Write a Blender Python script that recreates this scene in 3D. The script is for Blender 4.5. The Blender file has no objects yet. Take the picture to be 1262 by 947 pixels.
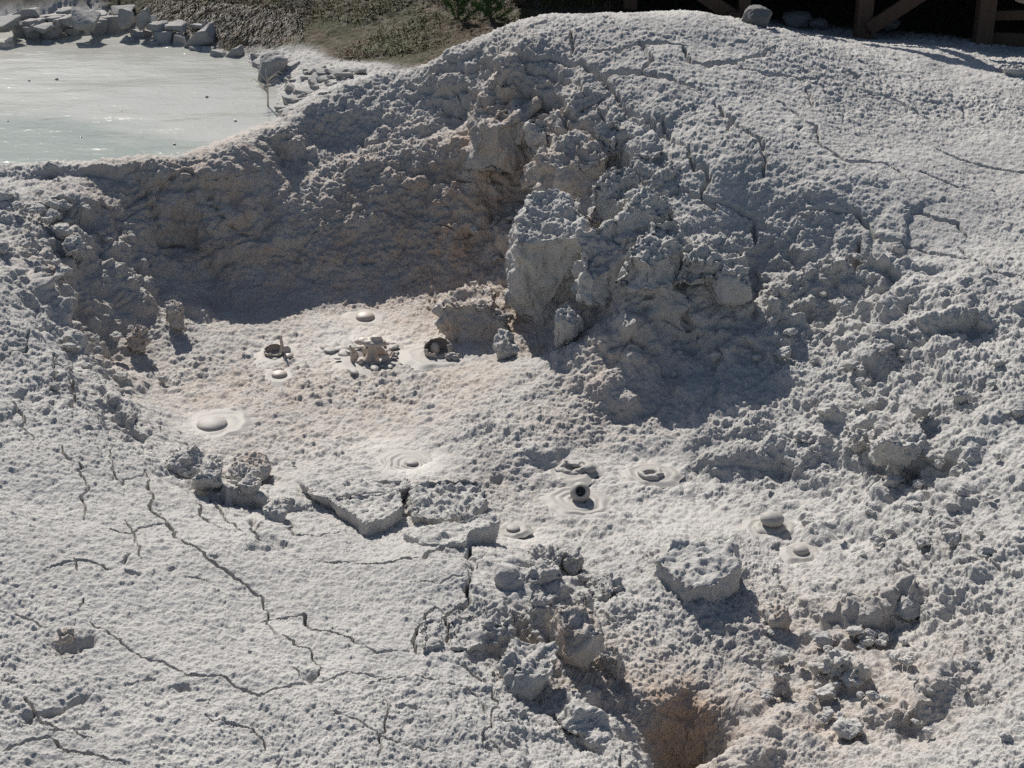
import bpy, bmesh, math, random, time
import numpy as np
from mathutils import Vector, Matrix
T0 = time.time()
rng = np.random.default_rng(7)
random.seed(7)
F4 = np.float32

# ------------------------------------------------------------------ camera
CAMZ, PITCH, HFOV = 5.0, math.radians(25.0), math.radians(35.0)
FPX = 631.0 / math.tan(HFOV / 2)
CP, SP = math.cos(PITCH), math.sin(PITCH)

def ray(px, py):
    u = (px - 631.0) / FPX; v = (473.5 - py) / FPX
    return np.array([u, CP + v * SP, -SP + v * CP])

def at_z(px, py, z):
    d = ray(px, py); t = (z - CAMZ) / d[2]
    return np.array([d[0] * t, d[1] * t, z])

def at_y(px, py, y):
    d = ray(px, py); t = y / d[1]
    return np.array([d[0] * t, y, CAMZ + d[2] * t])

sc = bpy.context.scene
col = sc.collection
cd = bpy.data.cameras.new('camera'); cam = bpy.data.objects.new('camera', cd); col.objects.link(cam)
cam.location = (0, 0, CAMZ); cam.rotation_euler = (math.pi / 2 - PITCH, 0, 0)
cd.sensor_fit = 'HORIZONTAL'; cd.lens_unit = 'FOV'; cd.angle = HFOV; cd.clip_start = .1; cd.clip_end = 1000
sc.camera = cam

# ------------------------------------------------------------------ noise volumes
def cell_volume(n, vox, lo, hi, seed):
    """periodic 3D volume: height of a union of spheres (domes) and the F2-F1 crease field"""
    r = np.random.default_rng(seed)
    seedp = r.random((n, n, n, 3)).astype(F4); rad = (lo + (hi - lo) * r.random((n, n, n))).astype(F4)
    N = n * vox
    g = (np.arange(N, dtype=F4) + .5) / vox
    X, Y, Z = np.meshgrid(g, g, g, indexing='ij')
    ci = np.floor(g).astype(int)
    dome = np.zeros((N, N, N), F4); f1 = np.full((N, N, N), 9, F4); f2 = np.full((N, N, N), 9, F4)
    for a in (-1, 0, 1):
        for b in (-1, 0, 1):
            for c in (-1, 0, 1):
                ix = (ci + a) % n; iy = (ci + b) % n; iz = (ci + c) % n
                s = seedp[np.ix_(ix, iy, iz)]; R = rad[np.ix_(ix, iy, iz)]
                dx = (ci + a)[:, None, None] + s[..., 0] - X
                dy = (ci + b)[None, :, None] + s[..., 1] - Y
                dz = (ci + c)[None, None, :] + s[..., 2] - Z
                d2 = dx * dx + dy * dy + dz * dz
                np.maximum(dome, np.sqrt(np.maximum(R * R - d2, 0)), out=dome)
                d = np.sqrt(d2)
                f2 = np.minimum(f2, np.maximum(f1, d)); f1 = np.minimum(f1, d)
    return dome, f2 - f1

DOME, CREASE = cell_volume(12, 9, .35, .95, 11)
GRAIN, _ = cell_volume(12, 8, .25, .66, 23)
VALUE = np.random.default_rng(5).random((48, 48, 48)).astype(F4) * 2 - 1

def rot3(seed):
    q, _ = np.linalg.qr(np.random.default_rng(seed).normal(size=(3, 3)))
    return q.astype(F4)

def tri(vol, P, smooth=False):
    n = vol.shape[0]
    out = np.empty(len(P), F4)
    flat = vol.ravel()
    for s in range(0, len(P), 400000):
        p = P[s:s + 400000]
        f = np.floor(p); w = p - f
        if smooth: w = w * w * (3 - 2 * w)
        i = f.astype(np.int32) % n; j = (i + 1) % n
        x0, y0, z0 = i.T; x1, y1, z1 = j.T
        wx, wy, wz = w.T
        def L(x, y, z): return flat[(x * n + y) * n + z]
        c00 = L(x0, y0, z0) * (1 - wx) + L(x1, y0, z0) * wx
        c10 = L(x0, y1, z0) * (1 - wx) + L(x1, y1, z0) * wx
        c01 = L(x0, y0, z1) * (1 - wx) + L(x1, y0, z1) * wx
        c11 = L(x0, y1, z1) * (1 - wx) + L(x1, y1, z1) * wx
        out[s:s + 400000] = (c00 * (1 - wy) + c10 * wy) * (1 - wz) + (c01 * (1 - wy) + c11 * wy) * wz
    return out

def dome(P, cell, seed):                      # metres per cell
    return tri(DOME, (P / cell) @ rot3(seed) * 9 + seed * 13.7)

def grain(P, cell, seed):
    return tri(GRAIN, (P / cell) @ rot3(seed) * 8 + seed * 11.3)

def crease(P, cell, seed):
    return tri(CREASE, (P / cell) @ rot3(seed) * 9 + seed * 7.3)

def vnoise(P, scale, seed):
    return tri(VALUE, (P / scale) @ rot3(seed) + seed * 3.1, True)

def fbm(P, scale, seed, octs=4):
    o = np.zeros(len(P), F4); a = 1.0
    for k in range(octs):
        o += a * vnoise(P, scale / 2 ** k, seed + k); a *= .5
    return o

def warp(P, scale, amt, seed):
    return P + amt * np.stack([vnoise(P, scale, seed + k) for k in range(3)], 1)

def sstep(a, b, x):
    t = np.clip((x - a) / (b - a), 0, 1); return t * t * (3 - 2 * t)

# ------------------------------------------------------------------ base relief: control points (px, py, z)
CP_PX = [
 # floor of the left pit
 (170,480,.02),(250,440,0),(310,405,0),(400,400,0),(480,395,.0),(300,500,0),(400,470,0),(480,480,0),(560,450,.02),(350,560,0),
 (450,560,0),(530,560,0),(230,520,0),(262,560,.02),(250,372,.0),(350,366,.0),(450,362,.0),(530,366,.04),(320,600,.05),(440,585,.02),
 (560,590,.05),(620,620,.0),(580,420,.06),
 # back wall of the left pit and the rim of the pool
 (0,202,.98),(60,205,.97),(130,204,.97),(200,204,.98),(270,196,1.0),(310,180,1.02),(345,160,1.06),(400,126,1.16),(440,108,1.24),(480,93,1.32),
 (0,212,.93),(60,216,.90),(130,240,.8),(200,245,.72),(270,240,.72),(345,205,.78),(400,180,.85),(440,165,.95),(480,150,1.05),
 (220,300,.34),(300,300,.36),(380,290,.40),(450,270,.47),(520,260,.5),(250,345,.12),(350,340,.12),(450,330,.14),(530,330,.16),
 (450,200,.82),(520,190,.9),(560,150,1.1),(520,120,1.22),(600,330,.2),(590,290,.38),(600,385,.1),
 # dome crest
 (560,56,1.62),(620,32,1.84),(660,22,1.92),(700,17,1.96),(790,15,1.96),(870,20,1.9),(950,40,1.75),(1050,62,1.55),(1150,77,1.4),(1262,94,1.25),
 (620,75,1.68),(700,60,1.78),(790,60,1.80),(870,65,1.72),(950,90,1.6),(1050,110,1.45),(1150,130,1.3),(1262,150,1.17),
 (620,120,1.42),(700,120,1.50),(800,120,1.55),(900,130,1.5),(1000,150,1.4),(1100,180,1.25),(1262,210,1.1),
 (590,175,1.1),(650,180,1.12),(720,180,1.2),(800,180,1.3),(900,200,1.3),(1000,230,1.2),(1100,250,1.1),(1262,290,.96),
 # central ridge and ledges
 (600,205,.92),(650,215,.86),(640,250,.62),(700,225,.98),(780,215,1.15),(740,260,.98),(800,250,1.12),(620,260,.56),
 (690,300,.62),(650,370,.22),(660,410,.12),(735,300,.9),(730,370,.45),(715,410,.2),(690,430,.12),
 (770,290,1.06),(830,300,1.06),(900,300,1.05),(960,318,.99),(1050,303,.99),(1120,325,.9),
 (770,338,.77),(830,344,.78),(900,388,.46),(955,388,.52),(1050,342,.73),(1120,345,.82),
 (780,400,.58),(840,400,.48),(930,402,.46),(1000,392,.54),(760,450,.34),(825,460,.26),(760,520,.07),(820,520,.08),(872,480,.26),
 (700,470,.2),(650,480,.16),(640,440,.12),(600,510,.08),(640,530,.14),(690,530,.1),(720,560,.0),(780,556,.01),(830,552,.02),(580,560,.06),
 # right slope
 (872,525,.16),(950,535,.19),(1020,540,.26),(880,562,.05),(950,566,.1),(1020,575,.16),(900,450,.36),(950,450,.39),(1000,480,.38),(1060,420,.56),(1050,520,.36),
 (1110,600,.3),(1150,400,.74),(1150,500,.56),(1262,400,.82),(1262,480,.74),(1262,560,.66),(1160,640,.38),(1262,660,.6),(1150,350,.84),(1262,345,.9),
 # lower floor, hump and right bank
 (640,600,0),(700,590,0),(800,590,0),(700,640,0),(780,620,0),(860,610,0),(920,640,0),(980,645,.02),(1040,640,.12),(960,690,.03),
 (660,660,0),(720,680,.06),(800,680,.12),(860,680,.16),(920,720,.06),(700,720,.04),(800,740,.15),(880,750,.14),(820,790,.12),(960,750,.08),
 (1050,700,.16),(1120,720,.28),(1060,780,.17),(960,820,.06),(900,820,.05),(1000,900,.12),(1080,880,.18),(1150,820,.3),(1262,780,.55),(1262,900,.52),
 (1150,920,.32),(1000,947,.12),(900,880,.03),(900,947,.03),(1262,947,.5),
 # crust bench, left and front
 (0,240,.92),(0,280,.88),(60,240,.93),(60,290,.82),(0,350,.82),(0,430,.72),(0,520,.66),(0,620,.63),(0,720,.63),(0,830,.63),(0,947,.6),
 (40,340,.78),(40,400,.70),(100,290,.72),(130,250,.80),(95,340,.55),(75,410,.52),(110,400,.36),(140,415,.16),(150,450,.05),(70,460,.58),(120,470,.3),(150,490,.12),(110,520,.5),
 (160,530,.26),(190,545,.14),(90,600,.55),(160,590,.40),(210,600,.32),(230,575,.12),(250,620,.34),(210,700,.50),(100,720,.58),(200,850,.57),(320,640,.30),(350,700,.40),(350,850,.5),
 (395,640,.18),(440,660,.16),(440,692,.3),(380,668,.28),(520,690,.31),(500,640,.08),(480,620,.02),(560,630,.04),(540,674,.24),(500,750,.38),(500,900,.48),(570,700,.3),(606,668,.06),(610,740,.3),(580,820,.4),(650,830,.34),(680,900,.36),
 (740,930,.3),(800,947,.22),(100,947,.6),(350,947,.54),(560,947,.46),(340,600,.1),
 # gully under the crust edge
 (640,670,.02),(660,720,.1),(640,740,.2),(700,770,.1),(690,840,.16),(740,800,.05),(730,880,.08),(700,820,.1),(755,920,.14),
 # brow above the hole
 (760,850,.05),(820,838,.08),(870,850,.06),(750,875,.04),(820,868,.06),(870,872,.05),(885,930,.03),
]
W_PTS = [  # world points: hole, pool basin, far ground
 (.68,6.64,-.15),(.82,6.70,-.28),(.98,6.68,-.26),(.71,6.5,-.4),(.84,6.45,-.55),(.97,6.5,-.5),(.8,6.2,-.6),(1.09,6.55,.03),(1.11,6.25,.05),(.60,6.25,.2),(.57,6.5,.13),(.8,5.8,.2),
 (-1.2,5.2,.55),(1.5,5.0,.35),(0,4.6,.4),(-4,4.5,.6),(4,4.5,.6),(-3,3,.5),(3,3,.5),(0,3,.4),(-6,6,.8),(6,6,.7),(7,9,.9),(-7,10,.95),(-6,12.4,1.0),
 (-3.0,13.6,.7),(-4.2,13.5,.7),(-5.6,13.6,.7),(-7,13.8,.7),(-2.6,14.6,.72),(-3.5,15.2,.5),(-5,15.2,.5),(-7,15.2,.5),(-3.1,16.4,.7),(-4.5,17.5,.6),(-6,17.9,.6),(-8,18.0,.6),
 (-9.5,12.9,1.05),(-9,20,1.5),
 (-2.1,14.5,.92),(-2.35,15.8,.94),(-2.9,17.1,.95),(-4.4,18.25,.95),(-6.0,18.6,.95),(-8,18.8,.97),
 (-1.8,15.2,1.05),(-1.9,16.2,1.12),(-2.1,17.2,1.2),(-2.6,17.7,1.25),(-3.4,18.3,1.25),(-5,18.8,1.3),(-7,19.2,1.35),
 (-1.3,15.6,1.15),(-.6,16.2,1.2),(0,16.4,1.25),(-1.2,17.2,1.35),(-.4,17.6,1.4),(.6,17.2,1.3),(-2.0,18.6,1.6),(-1,19,1.65),(.2,19.0,1.55),(-3.2,19.6,1.75),(-5,20.2,1.9),(-7,21,2.0),
 (-.8,14.9,1.2),(-.2,15.35,1.3),(.5,15.7,1.4),(1.2,15.8,1.5),(2,15.7,1.5),(3,15.7,1.4),(4,15.6,1.3),(5,15.6,1.2),
 (1,17,1.35),(2,17,1.25),(3,17,1.15),(4,16.8,1.1),(5,16.6,1.05),(6.5,16.3,1.0),(8,16,1.0),(1,19,1.5),(3,19,1.35),(5,19,1.25),(8,19,1.2),
 (-8,24,2.6),(-3,24,2.6),(2,24,2.7),(8,24,2.6),(7,12,1.1),(9,13,1.2),(-10,9,.9),(-10,5,.7),(10,9,1.0),(10,5,.8),(-11,28,3.2),(0,29,3.4),(11,29,3.2),
]
ctrl = np.array([at_z(*c) for c in CP_PX] + [np.array(w) for w in W_PTS])

GX0, GX1, GY0, GY1, GS = -9.0, 9.0, 3.0, 24.0, .024
NGX = int((GX1 - GX0) / GS) + 1; NGY = int((GY1 - GY0) / GS) + 1

def solve_rbf(pts, val, lam):
    n = len(pts)
    d = np.sqrt(((pts[:, None] - pts[None]) ** 2).sum(-1) + 1e-6)
    A = np.zeros((n + 3, n + 3)); A[:n, :n] = -d + lam * np.eye(n)
    A[:n, n] = 1; A[:n, n + 1:] = pts; A[n, :n] = 1; A[n + 1:, :n] = pts.T
    return np.linalg.solve(A, np.concatenate([val, np.zeros(3)]))

def eval_rbf(pts, w):
    X = np.linspace(GX0, GX1, NGX, dtype=F4); Y = np.linspace(GY0, GY1, NGY, dtype=F4)
    n = len(pts); out = np.empty((NGY, NGX), F4)
    px = pts[:, 0].astype(F4); py = pts[:, 1].astype(F4); wf = w.astype(F4)
    for j in range(NGY):
        dx = X[:, None] - px[None]; dy = Y[j] - py[None]
        d = np.sqrt(dx * dx + dy * dy + F4(1e-6))
        out[j] = -(d @ wf[:n]) + wf[n] + wf[n + 1] * X + wf[n + 2] * Y[j]
    return out

def blur(a, k, axis):
    if k < 1: return a
    pad = [(0, 0)] * a.ndim; pad[axis] = (k, k)
    b = np.cumsum(np.pad(a, pad, mode='edge'), axis=axis, dtype=np.float64)
    n = a.shape[axis]
    hi = np.take(b, np.arange(2 * k, 2 * k + n), axis=axis)
    lo = np.take(b, np.arange(0, n) - 1 if False else np.maximum(np.arange(0, n) - 1, 0), axis=axis)
    lo = lo * (np.arange(n) > 0).reshape([-1 if q == axis else 1 for q in range(a.ndim)])
    return ((hi - lo) / (2 * k + 1)).astype(F4)

BASE = eval_rbf(ctrl[:, :2], solve_rbf(ctrl[:, :2], ctrl[:, 2], .002))
BASE = blur(blur(BASE, 1, 0), 1, 1)
# broken edges: (drop m, reach m, polyline in px with the low side on the right hand of its direction seen from above, approximate z)
SCARPS = [
 (.12,.35,[(1125,328,.9),(1075,318,.94),(1055,303,.97),(1010,302,1.0),(960,311,1.0),(935,318,1.0),(900,305,1.03),(830,300,1.04),(765,296,1.03)]),
 (.08,.28,[(900,368,.66),(870,372,.68),(840,352,.8),(785,346,.8)]),
 (.045,.15,[(420,118,1.16),(400,126,1.14),(345,162,1.04),(310,181,1.0),(270,202,.97),(200,209,.96),(130,210,.95),(60,210,.95),(-40,208,.96)]),
 (.045,.2,[(600,100,1.55),(540,92,1.42),(480,94,1.3),(420,118,1.16)]),
 (.07,.25,[(690,196,1.12),(660,188,1.14),(640,170,1.18),(612,172,1.12)]),
 (.10,.25,[(800,200,1.22),(770,192,1.24),(762,178,1.28),(735,182,1.25)]),
 (.10,.22,[(700,150,1.4),(640,128,1.42),(590,118,1.38)]),
 (.06,.25,[(1040,548,.3),(1010,560,.22),(940,566,.18),(880,561,.12),(850,548,.12)]),
 (.10,.22,[(150,258,.75),(110,262,.8),(60,250,.9)]),
 (.07,.3,[(215,560,.2),(190,540,.25),(150,512,.3),(120,470,.4),(92,440,.55),(80,400,.62),(60,330,.75)]),
 (.12,.3,[(770,940,.2),(700,895,.3),(672,850,.26),(650,790,.24),(640,740,.2),(625,705,.2),(600,672,.2)]),
 (.07,.25,[(380,628,.22),(330,612,.22),(280,605,.28),(215,575,.25)]),
 (.10,.22,[(1230,395,.8),(1180,405,.75),(1120,415,.7),(1060,440,.62)]),
 (.10,.22,[(1200,560,.6),(1120,545,.5),(1060,500,.5)]),
 (.10,.22,[(1160,720,.4),(1110,740,.3),(1060,770,.2),(1010,790,.12)]),
 (.09,.2,[(1200,830,.45),(1140,860,.33),(1090,900,.22)]),
]
gx, gy = np.meshgrid(np.linspace(GX0, GX1, NGX, dtype=F4), np.linspace(GY0, GY1, NGY, dtype=F4))
for k, (A_, L_, pl) in enumerate(SCARPS):
    w = np.array([at_z(*p)[:2] for p in pl]); lo = w.min(0) - 4 * L_; hi = w.max(0) + 4 * L_
    m = (gx > lo[0]) & (gx < hi[0]) & (gy > lo[1]) & (gy < hi[1]); qx = gx[m]; qy = gy[m]
    Q = np.stack([qx, qy, 0 * qx + k], 1)
    blkn = crease(Q, .30, 201)                                   # edge breaks along lumps
    jx = qx + .09 * fbm(Q, .35, 210, 3) + .03 * fbm(Q, .1, 220, 2); jy = qy + .09 * fbm(Q, .35, 230, 3) + .03 * fbm(Q, .1, 240, 2)
    best = np.full(len(qx), 99, F4); sg = np.ones(len(qx), F4); fr = np.zeros(len(qx), F4); n = len(w) - 1
    for i in range(n):
        a, ab = w[i], w[i + 1] - w[i]; t = np.clip(((jx - a[0]) * ab[0] + (jy - a[1]) * ab[1]) / (ab @ ab), 0, 1)
        ex = jx - a[0] - t * ab[0]; ey = jy - a[1] - t * ab[1]; d = np.hypot(ex, ey); c = d < best
        best = np.where(c, d, best); sg = np.where(c, np.sign(ab[0] * ey - ab[1] * ex), sg); fr = np.where(c, (i + t) / n, fr)
    taper = sstep(0, .12, fr) * (1 - sstep(.88, 1, fr)); d = best * sg          # d > 0: left of the line
    wd = .02 + .13 * sstep(-.6, .6, fbm(Q, .4, 250, 3))
    step = -np.clip(d / wd, -1, 1) * np.where(d < 0, np.exp(d / (L_ * 1.4)), np.exp(-d / L_))
    BASE[m] += (A_ * taper * (.75 + .5 * sstep(.05, .2, blkn)) * .8 * step).astype(F4)
print('base', time.time() - T0)

def bil(grid, x, y):
    fx = np.clip((x - GX0) / GS, 0, NGX - 1.001); fy = np.clip((y - GY0) / GS, 0, NGY - 1.001)
    i = fx.astype(np.int32); j = fy.astype(np.int32); u = (fx - i).astype(F4); v = (fy - j).astype(F4)
    return (grid[j, i] * (1 - u) + grid[j, i + 1] * u) * (1 - v) + (grid[j + 1, i] * (1 - u) + grid[j + 1, i + 1] * u) * v

def on_ground(px, py, tmin=5.5):
    """first hit of the line of sight with the base relief"""
    d = ray(px, py); t = np.arange(tmin, 40, .01)
    h = CAMZ + d[2] * t - bil(BASE, d[0] * t, d[1] * t)
    k = int(np.argmax(h < 0))
    return np.array([d[0] * t[k], d[1] * t[k], CAMZ + d[2] * t[k]])

def blob(x, y, spots):
    """smooth mask from (px, py, radius in px, strength) spots lying on the relief"""
    m = np.zeros(len(x), F4)
    for (px, py, r, s) in spots:
        c = on_ground(px, py); R = r * math.dist(c, (0, 0, CAMZ)) / FPX
        d2 = (x - c[0]) ** 2 + (y - c[1]) ** 2
        np.maximum(m, s * np.exp(-d2 / (R * R)), out=m)
    return m

# ------------------------------------------------------------------ fine relief shared by the ground and the loose blocks
def nubs(P, amp=1.0):
    Q = warp(P, .08, .020, 40); k = .5 + .5 * sstep(-.5, .5, fbm(P, .45, 44, 2)); Q2 = warp(P, .04, .012, 47); k2 = .8 + .6 * sstep(-.7, .7, fbm(P, 1.1, 49, 3))
    return amp * (k2 * (.009 * k * grain(Q, .055, 1) + .011 * grain(Q2, .030, 2) + .008 * grain(Q2, .017, 14) + .010 * fbm(P, .042, 21, 5)) + .010 * fbm(P, .25, 27, 2))

def clods(P):
    Q = warp(P, .35, .07, 50); Q2 = warp(P, .16, .04, 55); g = sstep(-.7, .4, fbm(P, .7, 57, 2)); g2 = sstep(-.6, .4, fbm(P, .5, 63, 2))
    return .20 * grain(Q, .33, 3) * g + .155 * grain(Q2, .17, 4) * (.4 + .6 * g2) + .038 * grain(Q2, .085, 9) + .012 * dome(Q2, .045, 16)

# ------------------------------------------------------------------ ground mesh: rows follow the relief so that steep faces keep their detail
CLOD = [(60,270,90,1),(20,330,60,.8),(90,380,70,1),(120,440,60,.9),(170,480,60,.7),(60,470,60,.4),(230,590,50,.7),(300,590,50,.7),
        (530,210,100,.65),(440,240,90,.5),(330,280,90,.4),(220,290,80,.5),(450,160,80,.45),(380,190,50,.5),(280,230,50,.45),(500,300,70,.4),(250,340,60,.4),(400,330,80,.3),(150,330,90,.9),(620,250,80,.7),(620,330,80,.8),(560,370,60,.5),(660,430,60,.6),(620,520,70,.5),(660,560,60,.4),
        (740,420,110,.6),(800,480,110,.5),(900,420,130,.8),(1000,400,130,.9),(1000,500,130,.9),(1100,380,110,.9),(1100,480,130,1),(1120,580,130,1),(1080,660,110,1),(1190,500,120,.8),(1200,620,120,.8),
        (1230,420,80,.5),(1060,760,110,1),(1000,840,110,.9),(1150,720,110,.9),(960,900,90,.6),(1130,860,110,.8),(1220,760,90,.7),(900,800,60,.5),(860,680,70,.5),(740,660,80,.4),(700,740,80,.9),(650,800,70,.8),(700,850,80,.8),(630,720,50,.4),(750,900,60,.5),
        (600,130,80,.25),(560,110,50,.2),(690,190,80,.3),(800,230,60,.25),(940,590,80,.4)]
FLOOR = [(250,470,110,.9),(350,470,130,1),(460,480,130,1),(400,550,110,1),(540,470,80,.8),(500,420,90,.9),(330,430,90,1),(700,600,80,1),(800,590,90,1),(880,610,80,1),(960,640,70,.8),(660,650,60,.8),(780,640,80,.8),(560,580,60,.6)]
WET = [(262,522,40,1),(508,573,40,1),(450,425,70,.8),(545,432,40,.8),(342,428,30,.8),(640,655,35,.9),(470,545,55,.55),(708,580,50,.7),(712,612,45,.7),(802,583,40,.7),(948,645,35,.7),(985,690,22,.8),(420,520,40,.3),(880,640,50,.5)]
PINK = [(300,480,120,.5),(460,500,120,.5),(350,420,80,.4),(640,600,120,.2),(560,290,130,.9),(430,300,160,.6),(300,300,160,.65),(170,260,90,.5),(480,230,120,.5),(760,450,120,.4),(700,520,90,.3),(1060,850,150,.4),(130,380,80,.5),(700,800,70,.5),(620,390,90,.8),(570,370,70,.9),(500,400,90,.6),(380,480,180,.45),(835,915,60,1.4),(800,850,90,.6),(960,880,150,.5),(1000,800,140,.3),(630,230,60,.4),(160,450,60,.5),(730,850,70,.5),(560,470,90,.5)]  # pinkish-brown mud; left wall and hole spots also paint warm shade into colour
def ground_masks(x, y):
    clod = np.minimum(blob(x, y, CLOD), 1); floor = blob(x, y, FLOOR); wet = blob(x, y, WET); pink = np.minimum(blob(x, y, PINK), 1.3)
    xs = [-3.3, -2.9, -2.2, -1.5, -.8, .3, 1.2, 2.2, 3.2, 4.2, 5.5]; ys = [17.3, 16.95, 16.5, 15.75, 15.4, 15.7, 16.2, 17.3, 17.3, 17.1, 16.9]
    edge = np.interp(x, [-12, -8, -5, -3.5] + xs + [12], [18.9, 18.8, 18.55, 17.7] + ys + [15.9])
    soil = sstep(-.1, .25, y - edge + .18 * fbm(np.stack([x, y, 0 * x], 1).astype(F4), .5, 33, 3))
    return clod, floor, wet, pink, soil

CRACKS = [  # (half width in px, depth m, polyline in px)
 (2.6,.10,[(182,588),(187,620),(200,640),(222,665),(262,692),(300,714),(325,725),(330,742)]),
 (2.8,.10,[(328,755),(360,752),(380,752),(385,770),(415,775),(435,785)]),
 (2.0,.07,[(60,700),(100,690),(135,705)]),(1.8,.06,[(150,640),(165,650),(176,690)]),
 (2.2,.08,[(170,805),(205,812),(245,830),(270,828),(292,845),(320,852),(350,840),(378,845),(390,820)]),
 (2.0,.07,[(378,845),(410,840),(440,828),(475,835)]),
 (2.4,.08,[(240,618),(255,640),(270,645),(290,655)]),(2.4,.09,[(250,610),(300,655),(330,672),(355,670)]),
 (2.0,.07,[(300,655),(318,650),(325,640)]),(2.2,.08,[(355,640),(372,662),(430,660)]),
 (2.4,.08,[(30,858),(45,870),(60,885),(70,900),(65,905)]),(2.6,.09,[(0,930),(50,915),(110,935),(150,947)]),
 (1.8,.06,[(0,745),(30,758),(60,772)]),(1.6,.05,[(0,838),(15,845)]),(1.6,.05,[(90,690),(95,705)]),
 (3.4,.13,[(400,690),(470,700),(520,698),(560,672),(580,672)]),(3.6,.14,[(580,672),(574,700),(580,745),(552,760)]),(3.2,.12,[(552,760),(550,790)]),
 (2.8,.10,[(512,770),(516,800)]),(2.2,.07,[(510,770),(530,750),(552,760)]),(2.2,.08,[(450,845),(490,830),(540,835)]),(2.2,.08,[(565,820),(600,835),(610,870)]),
 (2.0,.06,[(20,490),(30,520),(34,545)]),(2.0,.06,[(80,560),(100,590),(105,640)]),(3.0,.1,[(85,470),(88,505)]),(2.4,.08,[(60,440),(70,480)]),
 # dome
 (2.4,.09,[(838,60),(850,82),(868,85),(905,82),(915,92)]),(2.6,.10,[(690,70),(720,75),(745,95),(775,90),(810,95)]),(2.2,.08,[(790,90),(830,105),(860,115)]),
 (2.2,.08,[(880,135),(900,155),(895,165)]),(2.4,.09,[(850,190),(858,210),(870,205),(868,240)]),(2.2,.08,[(870,240),(885,255)]),
 (2.4,.09,[(505,98),(545,84),(600,74),(660,74),(690,70)]),(2.2,.08,[(660,130),(700,150),(745,165)]),(1.8,.07,[(590,120),(600,150),(640,165)]),
 (1.8,.06,[(1150,178),(1180,195),(1230,205),(1262,212)]),(1.6,.05,[(1130,215),(1170,228),(1210,238)]),(1.8,.06,[(1120,255),(1180,270),(1200,290)]),
 (1.4,.05,[(910,90),(960,95),(1010,100)]),(1.6,.05,[(995,110),(1003,135)]),(1.6,.05,[(1180,300),(1220,340),(1262,345)]),
 (2.4,.1,[(800,235),(830,240),(845,230),(880,255)]),(2.4,.1,[(830,300),(836,330)]),(2.2,.1,[(880,285),(905,310)]),(2.6,.1,[(1060,300),(1052,330)]),(2.4,.1,[(930,270),(935,300)]),
 (2.0,.07,[(702,34),(705,60)]),(2.2,.08,[(820,150),(826,175)]),(1.8,.06,[(770,140),(800,160),(822,150)]),
 (1.7,.06,[(435,785),(470,800),(500,798)]),(1.6,.06,[(110,760),(150,790),(170,805)]),
 (1.6,.06,[(400,880),(440,890),(480,915),(540,920)]),(1.8,.07,[(470,860),(478,900),(470,940)]),(1.6,.06,[(250,880),(300,895),(330,925)]),
 (1.8,.07,[(330,742),(345,775),(380,800),(390,820)]),(1.6,.05,[(130,560),(150,600),(182,588)]),(1.8,.07,[(540,835),(575,850),(600,880),(640,900)]),(1.6,.06,[(610,870),(600,910),(630,940)]),
 (1.6,.06,[(360,690),(400,690)]),(1.7,.06,[(500,720),(540,725),(576,720)]),(1.6,.05,[(60,905),(90,895),(120,905)]),(1.6,.05,[(205,640),(160,655),(130,650)]),
 (2.0,.08,[(600,100),(640,108),(680,125),(700,150)]),(2.0,.08,[(720,160),(735,190),(770,205),(800,235)]),(2.0,.07,[(745,95),(760,120),(790,140),(826,175),(850,190)]),(1.8,.07,[(640,60),(650,85),(690,95),(720,110)]),
 (1.8,.07,[(900,155),(940,180),(945,215)]),(1.7,.06,[(868,240),(910,250),(930,270)]),(1.8,.06,[(1010,180),(1040,200),(1090,205),(1120,225)]),(1.6,.06,[(960,130),(1000,160),(1010,180)]),(1.7,.06,[(1060,110),(1110,125),(1150,150)]),
 (1.8,.07,[(1000,250),(1050,262),(1090,290),(1125,300)]),(1.7,.06,[(1125,300),(1170,310),(1210,325)]),(1.7,.06,[(560,110),(580,140),(575,165)]),(1.8,.07,[(790,50),(800,75),(790,90)]),(1.6,.06,[(905,82),(940,70),(960,60)]),
 (2.0,.08,[(730,60),(760,62),(800,55),(838,60)]),(1.8,.07,[(540,130),(580,120)]),(1.6,.05,[(1190,440),(1230,450),(1262,440)]),(1.8,.06,[(1180,700),(1215,690),(1250,705)]),(1.8,.06,[(1180,880),(1220,870),(1250,850)]),
]

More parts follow.
